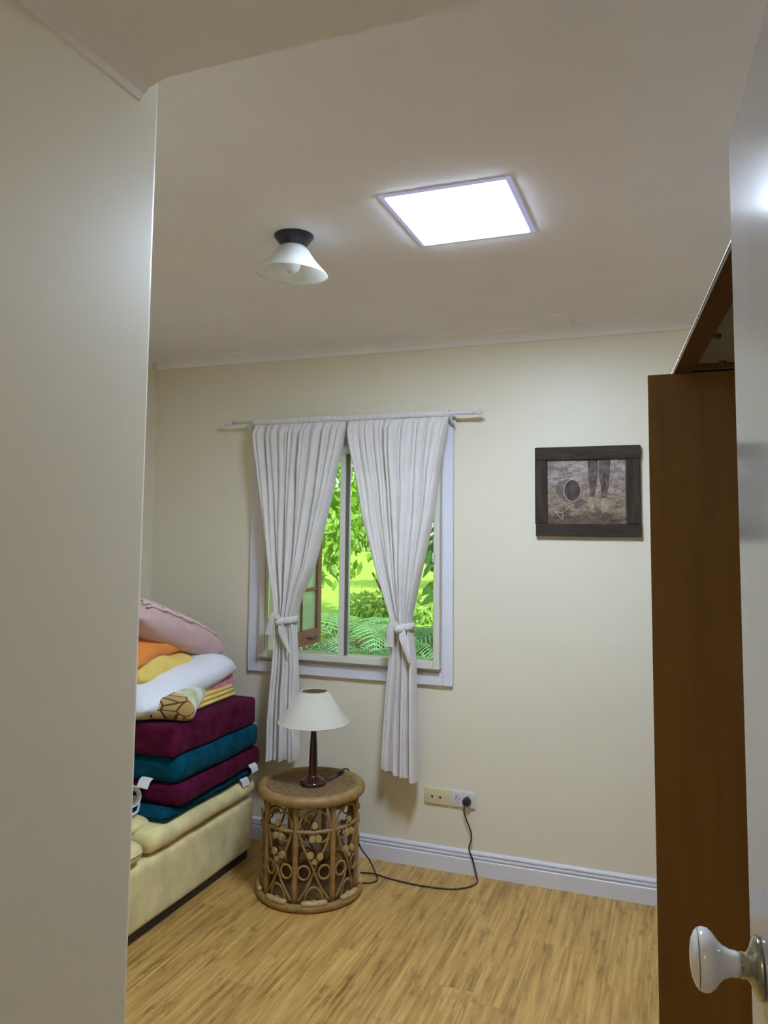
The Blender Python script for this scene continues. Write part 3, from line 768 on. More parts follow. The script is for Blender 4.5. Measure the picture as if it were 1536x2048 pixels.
# pink patterned cloth
t_ = NT('pink_floral_cloth'); v_ = t_.coords(); f_ = t_.noise(v_, 22, 3); g_ = t_.noise(v_, 11, 2)
c_ = t_.ramp(f_, [(.40, (.55, .20, .24, 1)), (.5, (.66, .36, .36, 1)), (.60, (.42, .33, .20, 1)), (.68, (.72, .55, .52, 1))])
c_ = t_.mix(t_.ramp(g_, [(.52, (0, 0, 0, 1)), (.56, (1, 1, 1, 1))]), c_, (.85, .13, .20, 1)); t_.bsdf(c_, .9, .1, 0, f_, .2, .004, .3); M['pink_print'] = t_.m
pk = thing('crumpled_cloth', 'crumpled pink patterned cloth behind the folded yellow cloth', 'cloth', (-2.17, 3.32, .764))
bm = soft_box(-.11, .105, -.15, .14, .0, .108, .045, .01, 5, 12, 41, .022); obj('cloth', bm, 'pink_print', pk, True, local=True)

wp = thing('pillow', 'long white pillow sagging across the stack below the yellow one', 'pillow', (-2.26, 3.075, .902))
bm = pillow_bm(.46, .76, .150, 51, .012, .02, 4.5, rnd_=7)
for v_ in bm.verts:
    s = v_.co.y
    v_.co.z += -.016*max(0, (-s-.16)/.26)**1.5*(1 if v_.co.x > -.1 else .4)+(-.02*max(0, (s-.25)/.15))
bmesh.ops.rotate(bm, verts=bm.verts, cent=(0, 0, 0), matrix=Matrix.Rotation(math.radians(6), 3, 'X') @ Matrix.Rotation(math.radians(9), 3, 'Y'))
obj('pillow_cover', bm, 'white_cotton', wp, True, local=True)
obj('loose_thread', tube([(.190, .355, -.03), (.193, .358, -.055), (.190, .356, -.078)], .0013, 6), 'white_cotton', wp, local=True)

yp = thing('pillow', 'small yellow pillow resting on the white one under the orange', 'pillow', (-2.32, 3.03, .962))
bm = pillow_bm(.40, .50, .140, 61, .022, .05, 3.6, rnd_=8); bmesh.ops.rotate(bm, verts=bm.verts, cent=(0, 0, 0), matrix=Matrix.Rotation(math.radians(10), 3, 'Y'))
obj('pillow_cover', bm, 'yellow', yp, True, local=True)
bm = B()
for k in range(24):
    y = -.17+.016*k; x = .168+.002*math.sin(k*2.1); z = -.030+.004*math.sin(k*1.7)
    add_tube(bm, [(x, y, z), (x+.008, y+.002, z-.004), (x+.014, y+.001, z-.010)], [.0025, .0020, .0010], 6)
obj('fringe', bm, 'yellow', yp, True, local=True)

op = thing('pillow', 'orange pillow with a pointed corner, squeezed under the pink one', 'pillow', (-2.35, 3.00, 1.046))
bm = pillow_bm(.42, .46, .140, 71, .020, .10, 2.8)
for v_ in bm.verts: v_.co.z -= .05*max(0, (v_.co.x-.1)/.1)*max(0, (-v_.co.y-.02)/.2)
obj('pillow_cover', bm, 'orange', op, True, local=True)

pp = thing('pillow', 'dusty pink pillow with tufted zigzag lines at the very top', 'pillow', (-2.335, 3.11, 1.126))
Rx = Matrix.Rotation(math.radians(-19), 3, 'X') @ Matrix.Rotation(math.radians(12), 3, 'Y')
bm = pillow_bm(.46, .76, .165, 81, .010, .03, 3.6, rnd_=8); bmesh.ops.transform(bm, matrix=Rx.to_4x4(), verts=bm.verts)
obj('pillow_cover', bm, 'pink', pp, True, local=True)
def pil_h(x, y):
    u, v = min(1, abs(x/.23)), min(1, abs(y/.38))
    # invert the soft edge mapping roughly
    return .0825*(max(0, 1-u**3.6)*max(0, 1-v**3.6))**.48
def cordline(pts, r=.0035):
    out = []
    for i in range(len(pts)-1):
        for k in range(8):
            t = k/8; x = pts[i][0]+(pts[i+1][0]-pts[i][0])*t; y = pts[i][1]+(pts[i+1][1]-pts[i][1])*t
            out.append(Rx @ Vector((x, y, pil_h(x, y)+.006)))
    return tube(out, r, 8)
zz = [(.20-.02*(k % 2), -.30+.055*k) for k in range(12)]
for dx in (0, -.028):
    obj('tufted_line', cordline([(x+dx-.02, y) for x, y in zz], .006), 'pink_cord', pp, True, local=True)
for k in range(9):
    y = -.28+.062*k
    obj('tufted_line', cordline([(.145, y), (.09, y+.035*(-1)**k), (-.10, y+.01)], .006), 'pink_cord', pp, True, local=True)
for dy in (.235, .265, .29):
    obj('tufted_line', cordline([(-.16+.04*k, dy+.012*(k % 2)) for k in range(9)], .006), 'pink_cord', pp, True, local=True)

# small white clip lamp by the stack
cp = thing('clip_lamp', 'small white round-rimmed shade and stem beside the cushion stack', 'lamp', (-2.10, 2.70, .40))
ax = Vector((.62, -.72, .30)).normalized(); O = Vector((-2.125, 2.728, .476))
bm = lathe([(.018, -.060), (.030, -.045), (.040, -.015), (.044, .014), (.0455, .018), (.0425, .017), (.037, -.014), (.028, -.042), (.016, -.056), (.018, -.060)], O, ax, 40)
sh = obj('lamp_shade', bm, 'plate_white', cp, True)
obj('bulb', lathe([(0, -.050), (.012, -.045), (.013, -.02), (.009, -.004), (0, .002)], O, ax, 20), 'bulb', sh, True)
obj('stem', tube(spline([O+ax*-.055, (-2.115, 2.772, .46), (-2.075, 2.72, .438), (-2.055, 2.675, .437), (-2.085, 2.625, .424), (-2.15, 2.61, .41)], 8), .0050, 10), 'plate_white', cp, True)
obj('clip', box(-2.18, -2.12, 2.59, 2.625, .388, .418, bevel=.006), 'plate_white', cp, True)

# ================================================================== RATTAN TABLE
TX, TY, TR, TH = -1.545, 3.235, .217, .464
tb = thing('rattan_table', 'round rattan side table with open cane scrollwork sides', 'side table', (TX, TY, 0))
def ang(a, z, r=TR-.012): return Vector((TX+r*math.sin(a), TY-r*math.cos(a), z))   # a = 0 faces the door side
A0 = math.radians(25)                                  # front direction towards the viewer
def circ(r, z, n=72, wob=0): return [Vector((TX+(r+wob*math.sin(k*7.1))*math.sin(2*PI*k/n), TY-(r+wob*math.sin(k*7.1))*math.cos(2*PI*k/n), z)) for k in range(n)]
def wrapped_ring(r, z, th, n=180, grooves=True):
    bm = B(); pts = circ(r, z, n); rad = [th*(1+(.035 if (k % 3 == 0) else 0)) for k in range(n)]
    add_tube(bm, pts, rad, 14, True); return bm
obj('top_rim', wrapped_ring(TR, TH-.024, .0225), 'rattan', tb, True)
bm = lathe([(0, TH-.014), (.06, TH-.0135), (.12, TH-.012), (.165, TH-.009), (.185, TH-.007), (.196, TH-.010), (.203, TH-.018), (.203, TH-.030), (0, TH-.030)], (TX, TY, 0), seg=72)
t_ = NT('woven_table_top'); tc_ = t_.new('ShaderNodeTexCoord'); ln = t_.new('ShaderNodeVectorMath', operation='LENGTH'); mp_ = t_.new('ShaderNodeMapping'); mp_.inputs['Scale'].default_value = (1, 1, 0)
t_.link(tc_.outputs['Object'], mp_.inputs['Vector']); t_.link(mp_.outputs[0], ln.inputs[0])
rg = t_.math('SINE', t_.math('MULTIPLY', ln.outputs['Value'], 1100)); nz_ = t_.noise(mp_.outputs[0], 45, 4)
c_ = t_.ramp(t_.math('ADD', t_.math('MULTIPLY', rg, .18), nz_), [(.25, (.12, .070, .028, 1)), (.7, (.30, .19, .085, 1))]); t_.bsdf(c_, .75, .2, 0, rg, .4, .002); M['woven'] = t_.m
obj('woven_top', bm, 'woven', tb, True)
obj('loose_cane', tube(spline([ang(math.radians(-6), TH-.0015, TR-.035), ang(math.radians(-9), TH+.001, TR-.006), ang(math.radians(-13), TH-.016, TR+.020), ang(math.radians(-15), TH-.030, TR+.023)], 6), .0022, 6), 'rattan', tb, True)
obj('middle_ring', wrapped_ring(TR-.010, .318, .0075, 144), 'rattan', tb, True)
obj('lower_ring', wrapped_ring(TR+.002, .016, .016, 144), 'rattan', tb, True)
obj('base_disc', lathe([(0, .012), (TR-.010, .012), (TR-.010, .030), (0, .030)], (TX, TY, 0), seg=64), 'rattan_dark', tb, label='dark woven bottom disc')
NP = 8; step = 2*PI/NP; post0 = A0+math.radians(-17)
for i in range(NP):
    a = post0+i*step
    bm = B(); zs = [.030+.383*k/12 for k in range(13)]
    add_tube(bm, [ang(a, z) for z in zs], [.0115*(1+.10*(k % 4 == 0)) for k in range(13)], 12)
    obj('post', bm, 'rattan', tb, True)
    bm = tube([ang(a+math.radians(9)+step*.62*k/8, .036, TR+.004) for k in range(9)], [.0095]+[.0125]*7+[.0095], 12)
    obj('cane_segment', bm, 'rattan_pale', tb, True, label='pale cane segment')
def panel(i):
    a0 = post0+i*step; q = lambda s, z, r=TR-.010: ang(a0+s*step, z, r)
    bm = B()                                           # arch under the rim
    pts = [q(.08, .326), q(.14, .366), q(.30, .396), q(.5, .404), q(.70, .396), q(.86, .366), q(.92, .326)]
    add_tube(bm, spline(pts, 5), .0048, 8)
    for s0, s1 in ((.10, .90), (.90, .10)):            # long crossing canes, meeting at the ring
        add_tube(bm, spline([q(s0, .318), q(s0+(s1-s0)*.14, .256), q(.5+(.5-s1)*.16, .185, TR-.006 if s0 < s1 else TR-.014), q(.5, .160, TR-.006 if s0 < s1 else TR-.014), q(.5+(s1-.5)*.4, .100), q(s1, .040)], 6), .0052, 8)
    for s in (.08, .92):                               # short curls hanging from the middle ring
        d = .16 if s < .5 else -.16
        add_tube(bm, spline([q(s, .314), q(s+d*.6, .286), q(s+d*1.5, .274), q(s+d*2.0, .297), q(s+d*1.7, .316)], 5), .0036, 6)
    obj('crossed_canes', bm, 'rattan', tb, True)
    for s in (.235, .765):                             # rings at mid height
        obj('cane_ring', tube([q(s+.155*math.cos(2*PI*k/26), .155+.0275*math.sin(2*PI*k/26), TR-.008) for k in range(26)], .0048, 8, True), 'rattan', tb, True)
    obj('cane_arch', tube(spline([q(.27, .034), q(.30, .068), q(.40, .090), q(.5, .096), q(.60, .090), q(.70, .068), q(.73, .034)], 6), .0048, 8), 'rattan', tb, True)
    for s, z, r in ((.5, .345, .0125), (.44, .292, .0135), (.60, .292, .0135), (.40, .226, .0140), (.64, .220, .0140), (.5, .038, .012), (.5, .200, .010)):
        c = q(s, z, TR-.004); nrm = Vector((math.sin(a0+s*step), -math.cos(a0+s*step), 0))
        obj('cane_bead', lathe([(0, -.005), (r, -.005), (r*1.04, 0), (r, .005), (0, .006)], c, nrm, 18), 'bead', tb, True, angle=40)
for i in range(NP): panel(i)

# ================================================================== TABLE LAMP
LX, LY, LZ = -1.537, 3.235, TH-.0085
LZ = TH-.0125
lm = thing('table_lamp', 'table lamp with cream cone shade and dark turned wooden base', 'lamp', (LX, LY, LZ))
pr = [(0, 0), (.058, 0), (.0600, .003), (.0595, .010), (.054, .017), (.042, .024), (.030, .031), (.022, .037), (.0195, .044), (.0195, .060), (.0185, .100), (.0160, .170), (.0125, .225), (.0115, .236), (.0150, .241), (.0155, .248), (.0125, .254), (.0165, .260), (.0165, .270), (.0120, .275), (.0110, .290), (0, .290)]
obj('base', lathe(pr, (LX, LY, LZ), seg=40), 'lamp_wood', lm, True, angle=60)
obj('lamp_socket', lathe([(0, .2905), (.013, .2905), (.013, .325), (.009, .33), (0, .33)], (LX, LY, LZ), seg=20), 'plate_white', lm, True, angle=40)
sz0, sz1 = .268, .405
pr = [(.160, sz0), (.0600, sz1), (.0575, sz1+.0005), (.1575, sz0), (.160, sz0)]
shd = obj('lamp_shade', lathe(pr, (LX, LY, LZ), seg=72), 'lamp_shade', lm, True, angle=50)
bm = B()
for r, z in ((.1595, sz0+.002), (.0595, sz1-.001)):
    add_tube(bm, [(LX+r*math.cos(2*PI*k/64), LY+r*math.sin(2*PI*k/64), LZ+z) for k in range(64)], .0024, 8, True)
obj('shade_trim', bm, 'lamp_shade', shd, True)
bm = B()
for k in range(3): add_tube(bm, [(LX, LY, LZ+.33), (LX+.061*math.cos(k*2.1), LY+.061*math.sin(k*2.1), LZ+sz1-.003)], .0016, 6)
obj('shade_ring', bm, 'brass', shd, True)
fz = .0042
cord = [(LX+.030, LY+.030, LZ+.016), (LX+.060, LY+.070, LZ+.009), (LX+.065, LY+.120, LZ+.012), (TX+.070, TY+.195, TH+.006), (TX+.085, TY+.243, TH-.030), (TX+.105, TY+.252, .25), (TX+.13, TY+.255, .12), (-1.365, 3.50, .05), (-1.325, 3.475, .006), (-1.298, 3.425, fz), (-1.310, 3.388, fz), (-1.350, 3.372, fz), (-1.405, 3.392, fz), (-1.430, 3.43, fz), (-1.400, 3.462, fz), (-1.330, 3.462, .0105), (-1.250, 3.456, fz), (-1.180, 3.446, fz), (-1.102, 3.441, fz), (-1.010, 3.449, fz), (-.945, 3.466, fz), (-.890, 3.515, fz), (-.872, 3.570, fz), (-.885, 3.610, .014), (-.905, 3.622, .075), (-.925, 3.628, .120), (-.915, 3.632, .160), (-.918, 3.632, .200), (-.938, 3.628, .250), (-.946, 3.618, .288), (-.941, 3.612, .308)]
cd = obj('power_cord', tube(spline(cord, 8), .0034, 8), 'black', lm, True)
obj('plug', lathe([(0, 0), (.019, 0), (.0195, .003), (.0185, .020), (.014, .025), (0, .026)], (-.937, 3.6415, .327), (0, -1, 0), 28), 'black', cd, True, angle=40)
obj('cord_switch', box(TX+.062, TX+.080, TY+.135, TY+.185, TH-.008, TH+.010, bevel=.004), 'black', cd, True)

# ================================================================== WALL PLATES
def plate(name, label, x0, x1, mat):
    o = thing(name, label, 'wall plate', ((x0+x1)/2, YB, .331))
    obj('plate', box(x0, x1, YB-.011, YB, .2945, .3675, bevel=.003, seg=3), mat, o, True, angle=40)
    return o
dp = plate('data_plate', 'cream wall plate with two small dark sockets, left of the outlet', -1.148, -1.026, 'plate_cream')
for x in (-1.107, -1.068):
    f = obj('socket', box(x-.016, x+.016, YB-.0122, YB-.0109, .318, .345, bevel=.0004), 'plate_cream', dp)
    bm = B(); h = [(-.0065, .0035), (-.004, .006), (0, .0045), (.004, .006), (.0065, .0035), (.0035, -.0015), (0, -.0065), (-.0035, -.0015)]
    a = [bm.verts.new((x+u, YB-.0128, .327+v)) for u, v in h]; b = [bm.verts.new((x+u, YB-.0120, .327+v)) for u, v in h]
    for k in range(8): bm.faces.new((a[k], a[(k+1) % 8], b[(k+1) % 8], b[k]))
    bm.faces.new(a); bm.faces.new(b[::-1]); obj('slot', bm, 'slot', f)
    obj('shutter', box(x-.009, x+.009, YB-.0127, YB-.0120, .336, .343), 'plate_cream', f)
po = plate('power_outlet', 'white double power outlet with a black plug in it', -1.018, -.899, 'plate_white')
for x in (-.987, -.932):
    obj('switch', box(x-.0065, x+.0065, YB-.0165, YB-.0108, .347, .3605, bevel=.002, seg=3), 'plate_white', po, True, angle=40)
for (x, z, r_) in ((-.991, .333, .5), (-.977, .332, -.5), (-.984, .316, 0)):
    bm = box(-.0012, .0012, -.0004, .0008, -.0042, .0042); place(bm, (x, YB-.0112, z), (0, math.degrees(r_), 0)); obj('slot', bm, 'slot', po)

# ================================================================== PICTURE
PX0, PX1, PZ0, PZ1 = -.609, -.146, 1.560, 1.970
pc = thing('picture', 'rustic dark timber framed picture of bare legs, bucket and spade', 'picture', ((PX0+PX1)/2, YB, (PZ0+PZ1)/2))
fyf = YB-.030
obj('frame_board', box(PX0-.002, PX1+.002, fyf-.002, YB, PZ1-.060, PZ1, bevel=.003), 'old_frame', pc)
obj('frame_board', box(PX0, PX1, fyf, YB, PZ0, PZ0+.056, bevel=.003), 'old_frame', pc)
obj('frame_board', box(PX0-.003, PX0+.053, fyf+.001, YB, PZ0+.0565, PZ1-.0605, bevel=.003), 'old_frame_upright', pc)
obj('frame_board', box(PX1-.062, PX1-.001, fyf+.003, YB, PZ0+.058, PZ1-.0605, bevel=.003), 'old_frame_upright', pc)
cx0, cx1, cz0, cz1 = PX0+.054, PX1-.063, PZ0+.057, PZ1-.061
t_ = NT('textured_beach_paint'); v_ = t_.coords((1, 1, 1.7)); f_ = t_.noise(v_, 30, 8, .8); g_ = t_.noise(v_, 11, 3)
c1 = t_.ramp(f_, [(.30, (.035, .026, .024, 1)), (.42, (.22, .17, .155, 1)), (.54, (.40, .34, .32, 1)), (.70, (.66, .60, .58, 1))])
c2 = t_.ramp(f_, [(.28, (.06, .04, .03, 1)), (.45, (.24, .18, .13, 1)), (.6, (.40, .33, .24, 1)), (.75, (.62, .55, .45, 1))])
zs_ = t_.new('ShaderNodeSeparateXYZ'); t_.link(t_.coords(), zs_.inputs[0]); zz_ = t_.math('ADD', t_.math('MULTIPLY', zs_.outputs[2], 4.0), t_.math('MULTIPLY', t_.math('SUBTRACT', g_, .5), 1.1))
c3 = t_.ramp(f_, [(.30, (.030, .020, .015, 1)), (.46, (.10, .070, .050, 1)), (.60, (.20, .15, .105, 1)), (.76, (.46, .38, .31, 1))])
cc_ = t_.mix(t_.ramp(zz_, [(.0, (0, 0, 0, 1)), (.30, (1, 1, 1, 1))]), c2, c1); cc_ = t_.mix(t_.ramp(t_.math('ADD', zz_, .50), [(.0, (1, 1, 1, 1)), (.22, (0, 0, 0, 1))]), cc_, c3)
t_.bsdf(cc_, .6, .3, 0, f_, .8, .006); M['beach'] = t_.m
pcv = obj('painted_panel', box(cx0, cx1, fyf+.012, YB-.004, cz0, cz1), 'beach', pc)
M['paint_leg'] = wood('painted_skin', (.010, .006, .005), (.20, .145, .12), (70, 10, 34), .6, .5, .3)
M['paint_foot'] = wood('painted_foot', (.20, .15, .105), (.50, .41, .31), (60, 10, 25), .6, .5, .3)
M['paint_dark'] = wood('painted_dark', (.020, .013, .012), (.12, .08, .065), (40, 10, 40), .6, .5, .3)
M['paint_pale'] = wood('painted_pale', (.42, .34, .31), (.62, .54, .50), (60, 10, 60), .6, .4, .3)
M['paint_grey'] = wood('painted_grey', (.085, .06, .055), (.22, .165, .145), (50, 10, 50), .6, .4, .3)
cw, chh = cx1-cx0, cz1-cz0
def relief(poly, mat, name, h=.003, base=0.0):
    bm = B(); yb_ = fyf+.0118-base
    a = [bm.verts.new((cx0+u*cw, yb_-h, cz0+v*chh)) for u, v in poly]; b = [bm.verts.new((cx0+u*cw, yb_, cz0+v*chh)) for u, v in poly]
    n_ = len(poly)
    for k in range(n_): bm.faces.new((a[k], a[(k+1) % n_], b[(k+1) % n_], b[k]))
    f1 = bm.faces.new(a); bm.faces.new(b[::-1])
    bmesh.ops.bevel(bm, geom=list(f1.edges), offset=h*.8, segments=2, affect='EDGES')
    return obj(name, bm, mat, pcv)
def ell(cu, cv_, ru, rv, n_=28, rot=0): return [(cu+ru*math.cos(2*PI*k/n_)*math.cos(rot)-rv*math.sin(2*PI*k/n_)*math.sin(rot)*chh/cw, cv_+ru*math.cos(2*PI*k/n_)*math.sin(rot)*cw/chh+rv*math.sin(2*PI*k/n_)*math.cos(rot)) for k in range(n_)]
relief([(.52, .995), (.645, .995), (.655, .90), (.650, .82), (.640, .72), (.625, .60), (.610, .50), (.605, .42), (.555, .42), (.550, .52), (.540, .62), (.528, .72), (.530, .84)], 'paint_leg', 'painted_leg')
relief([(.67, .995), (.815, .995), (.805, .85), (.795, .72), (.785, .58), (.765, .48), (.760, .40), (.695, .40), (.695, .50), (.685, .62), (.668, .72), (.658, .84)], 'paint_leg', 'painted_leg')
relief([(.555, .425), (.605, .425), (.612, .33), (.600, .24), (.560, .22), (.500, .30), (.510, .34)], 'paint_foot', 'painted_foot')
relief([(.697, .405), (.758, .405), (.785, .28), (.780, .19), (.700, .17), (.690, .26)], 'paint_foot', 'painted_foot')
relief([(.11, .55), (.15, .66), (.27, .70), (.34, .66), (.34, .36), (.27, .34), (.16, .42), (.11, .50)], 'paint_grey', 'painted_bucket')
relief(ell(.325, .52, .105, .165), 'paint_dark', 'painted_bucket_mouth', .002, .0031)
bm = B(); add_tube(bm, [(cx0+u*cw, fyf+.0066, cz0+v*chh) for u, v in ell(.325, .52, .110, .172, 40)], .0022, 8, True)
obj('painted_rim', bm, 'paint_pale', pcv, True)
relief([(.315, .32), (.40, .42), (.48, .37), (.49, .33), (.40, .245), (.35, .245)], 'paint_grey', 'painted_spade_blade', .003, .0005)
bm = B()
def pl(a, b, r=.0020): add_tube(bm, [(cx0+a[0]*cw, fyf+.0085, cz0+a[1]*chh), (cx0+b[0]*cw, fyf+.0085, cz0+b[1]*chh)], r, 8)
pl((.335, .30), (.20, .175)); pl((.20, .175), (.105, .185)); pl((.105, .185), (.195, .055)); pl((.195, .055), (.205, .175)); pl((.27, .325), (.33, .30)); pl((.33, .30), (.36, .245))
pl((.02, .71), (.42, .775), .0012); pl((.05, .80), (.16, .80), .0012)
obj('painted_spade_handle', bm, 'paint_pale', pcv, True)

# ================================================================== OUTSIDE
# brown casement swung out from the left jamb
cs = thing('casement_sash', 'brown wooden casement with pebbled panes swung open outside the window', 'window sash', (-2.02, 3.81, .92))
def cbox(s0, s1, z0, z1, t0=-.018, t1=.018): return box(-2.02+t0, -2.02+t1, 3.815+s0, 3.815+s1, z0, z1, bevel=.003)
obj('stile', cbox(0, .05, .92, 2.02), 'brown_paint', cs); obj('stile', cbox(.425, .475, .92, 2.02), 'brown_paint', cs)
for z0, z1 in ((.92, 1.005), (1.97, 2.02)): obj('rail', cbox(.0505, .4245, z0, z1), 'brown_paint', cs)
zs = (1.0055, 1.235, 1.48, 1.725, 1.9695)
for z in zs[1:4]: obj('glazing_bar', cbox(.0505, .4245, z-.009, z+.009, -.012, .012), 'brown_paint', cs)
obj('glazing_bar', cbox(.231, .245, 1.0055, 1.9695, -.010, .010), 'brown_paint', cs)
for a, b in zip(zs, zs[1:]):
    for s0, s1 in ((.051, .2305), (.2455, .424)): obj('pane', box(-2.022, -2.018, 3.815+s0, 3.815+s1, a+(.0092 if a != zs[0] else 0), b-(.0092 if b != zs[-1] else 0)), 'obscured', cs)
obj('stay', add_tube(tube(spline([(-1.998, 4.10, .965), (-1.985, 4.14, .958), (-1.990, 4.20, .950), (-1.998, 4.22, .962)], 6), .004, 8), [(-1.999, 4.12, .965), (-1.99, 4.12, .955)], .006, 8), 'black', cs, True)
bm = B(); add_box(bm, WX0-.03, WX0+.012, YB+.141, YB+.20, .88, 2.04); add_box(bm, WX1-.012, WX1+.03, YB+.141, YB+.20, .88, 2.04); add_box(bm, WX0-.03, WX1+.03, YB+.141, YB+.22, .86, .90); add_box(bm, WX0-.03, WX1+.03, YB+.141, YB+.20, 2.00, 2.06)
struct('trim_5', bm, 'brown_paint')
# ground
def ground(x0, x1, y0, y1, zf, n, m):
    bm = B(); g = [[bm.verts.new((x0+(x1-x0)*i/n, y0+(y1-y0)*j/m, zf(x0+(x1-x0)*i/n, y0+(y1-y0)*j/m))) for i in range(n+1)] for j in range(m+1)]
    for j in range(m):
        for i in range(n): bm.faces.new((g[j][i], g[j][i+1], g[j+1][i+1], g[j+1][i]))
    return bm
struct('garden_bed', ground(-8, 4, YB+.145, 8.2, lambda x, y: .60-.012*(y-4)+.03*noise.noise(Vector((x*2, y*2, 0)))+.012*noise.noise(Vector((x*13, y*13, 3))), 90, 60), 'mulch', True)
struct('lawn', ground(-60, 40, 8.1, 70, lambda x, y: .53+.04*noise.noise(Vector((x*.2, y*.2, 1))), 40, 30), 'lawn', True)

def frond_bm(length, width, droop, seed, pairs=22):
    rnd = random.Random(seed); bm = B(); pts = []
    for k in range(25):
        t = k/24; pts.append(Vector((length*(t-.12*t*t), 0, length*(.80*t-(droop+.35)*t*t))))
    add_tube(bm, pts, [.0045*(1-.85*k/24) for k in range(25)], 6)
    for i in range(pairs):
        t = .14+.85*i/(pairs-1); f = t*24; k = min(int(f), 23); p = pts[k].lerp(pts[k+1], f-k); tg = (pts[k+1]-pts[k]).normalized()
        wl = width*math.sin(PI*min(1, (t*.86+.16)))**.8*(1-.35*t)+.012
        for s in (-1, 1):
            side = Vector((0, s, 0)); d = (side*.86+tg*.50).normalized(); dn = Vector((0, 0, -1))
            # pinna with toothed outline
            n_ = 7; base = min(.0100, .5*wl*.14+.003); prev = None
            nrm = d.cross(tg).normalized()
            for q in range(n_+1):
                u = q/n_; c = p+d*(wl*u)+dn*(.20*wl*u*u)
                hw = base*(1-u)**.7*(1.0 if q % 2 == 0 else .62)+.0006
                a, b = bm.verts.new(c+tg*hw), bm.verts.new(c-tg*hw)
                if prev: bm.faces.new((prev[0], a, b, prev[1]))
                prev = (a, b)
    return bm
frond_meshes = []
for k in range(5):
    bm = frond_bm(.62+.10*k, .17+.02*k, .50+.09*k, 100+k)
    me = bpy.data.meshes.new('frond'); bm.to_mesh(me); bm.free(); frond_meshes.append(me)
def fern(label, x, y, z, size, n_, mat, seed, a0=0, spread=2*PI):
    rnd = random.Random(seed)
    t = thing('fern', label, 'fern', (x, y, z), 'ferns outside the window'); t.scale = (size,)*3
    key = mat
    for k in range(n_):
        me = frond_meshes[rnd.randrange(5)]
        if me.name+mat not in fern_cache:
            m2 = me.copy(); m2.materials.clear(); m2.materials.append(M[mat]); fern_cache[me.name+mat] = m2
        o_ = bpy.data.objects.new('frond', fern_cache[me.name+mat]); col.objects.link(o_); o_.parent = t
        o_.rotation_euler = (rnd.uniform(-.25, .25), rnd.uniform(-.25, .18), a0+spread*k/n_+rnd.uniform(-.2, .2)); s = rnd.uniform(.8, 1.15); o_.scale = (s, s, s)
fern_cache = {}
fern('green fern with a big drooping frond low in the middle of the window', -1.98, 4.95, .62, 1.0, 9, 'fern', 1, -.9)
fern('green fern low in the window beside the open brown casement', -2.50, 5.00, .62, .85, 8, 'fern', 2)
fern('taller green fern behind the window mullion', -2.62, 6.00, .62, 1.15, 9, 'fern', 3)
fern('green fern at the right edge of the window below the dark shrub', -1.52, 5.15, .60, .80, 8, 'fern', 4)
fern('small light green fern in the lower right corner of the window', -1.34, 4.50, .62, .50, 7, 'fern_light', 5)
fern('yellow-green fern at the back of the garden bed', -3.10, 7.00, .56, .9, 8, 'fern_light', 6)
fern('arching fern under the right curtain knot', -2.12, 6.30, .60, 1.1, 9, 'fern', 7)

def leaf_add(bm, p, d, nrm, l, wd_):
    s = d.cross(nrm).normalized(); a = bm.verts.new(p); r1 = [bm.verts.new(p+d*l*.35+s*wd_*.5+nrm*.0), bm.verts.new(p+d*l*.35-s*wd_*.5)]
    r2 = [bm.verts.new(p+d*l*.7+s*wd_*.42-nrm*l*.06), bm.verts.new(p+d*l*.7-s*wd_*.42-nrm*l*.06)]; tp = bm.verts.new(p+d*l-nrm*l*.16)
    bm.faces.new((a, r1[0], r1[1])); bm.faces.new((r1[0], r2[0], r2[1], r1[1])); bm.faces.new((r2[0], tp, r2[1]))
def tree(name, label, cat, base, height, blobs, nleaf, leaf_l, mat, seed, trunk=.09, group='trees and shrubs in the garden', sprays=()):
    rnd = random.Random(seed); base = Vector(base)
    t = thing(name, label, cat, base, group)
    bm = B(); top = base+Vector((rnd.uniform(-.2, .2), rnd.uniform(-.2, .2), height*.8))
    add_tube(bm, spline([base, base.lerp(top, .4)+Vector((.1, 0, 0)), top], 6), [trunk*(1-.6*k/12) for k in range(13)], 10)
    for c, r in blobs: add_tube(bm, spline([base.lerp(top, .45), base.lerp(top, .6).lerp(Vector(c), .5), Vector(c)], 5), [trunk*.45*(1-.8*k/10) for k in range(11)], 7)
    obj('trunk', bm, 'bark', t, True)
    bm = B(); tot = sum(r[0]*r[1]*r[2] for c, r in blobs)
    for c, r in blobs:
        for k in range(int(nleaf*(r[0]*r[1]*r[2])/tot)):
            v = Vector((rnd.gauss(0, 1), rnd.gauss(0, 1), rnd.gauss(0, 1))).normalized()*(rnd.random()**.45)
            p = Vector(c)+Vector((v.x*r[0], v.y*r[1], v.z*r[2]))
            d = (v+Vector((rnd.uniform(-1, 1), rnd.uniform(-1, 1), rnd.uniform(-1.4, .3)))).normalized()
            nn = Vector((rnd.uniform(-.7, .7), rnd.uniform(-1.0, .3), rnd.uniform(.2, 1))); nn = (nn-d*nn.dot(d)).normalized()
            leaf_add(bm, p, d, nn, leaf_l*rnd.uniform(.7, 1.3), leaf_l*.40)
    for (a, b, cnt) in sprays:                          # hanging twigs with leaves
        a, b = Vector(a), Vector(b)
        add_tube(bm, spline([a, a.lerp(b, .5)+Vector((0, 0, .08)), b], 6), .006, 5)
        for k in range(cnt):
            p = a.lerp(b, rnd.random())+Vector((rnd.gauss(0, .09), rnd.gauss(0, .09), rnd.gauss(0, .07)))
            d = Vector((rnd.uniform(-1, 1), rnd.uniform(-1, 1), rnd.uniform(-1.6, 0))).normalized(); nn = Vector((rnd.uniform(-.5, .5), -.6, rnd.uniform(.2, 1))); nn = (nn-d*nn.dot(d)).normalized()
            leaf_add(bm, p, d, nn, leaf_l*rnd.uniform(.8, 1.3), leaf_l*.42)
    obj('foliage', bm, mat, t)
    return t
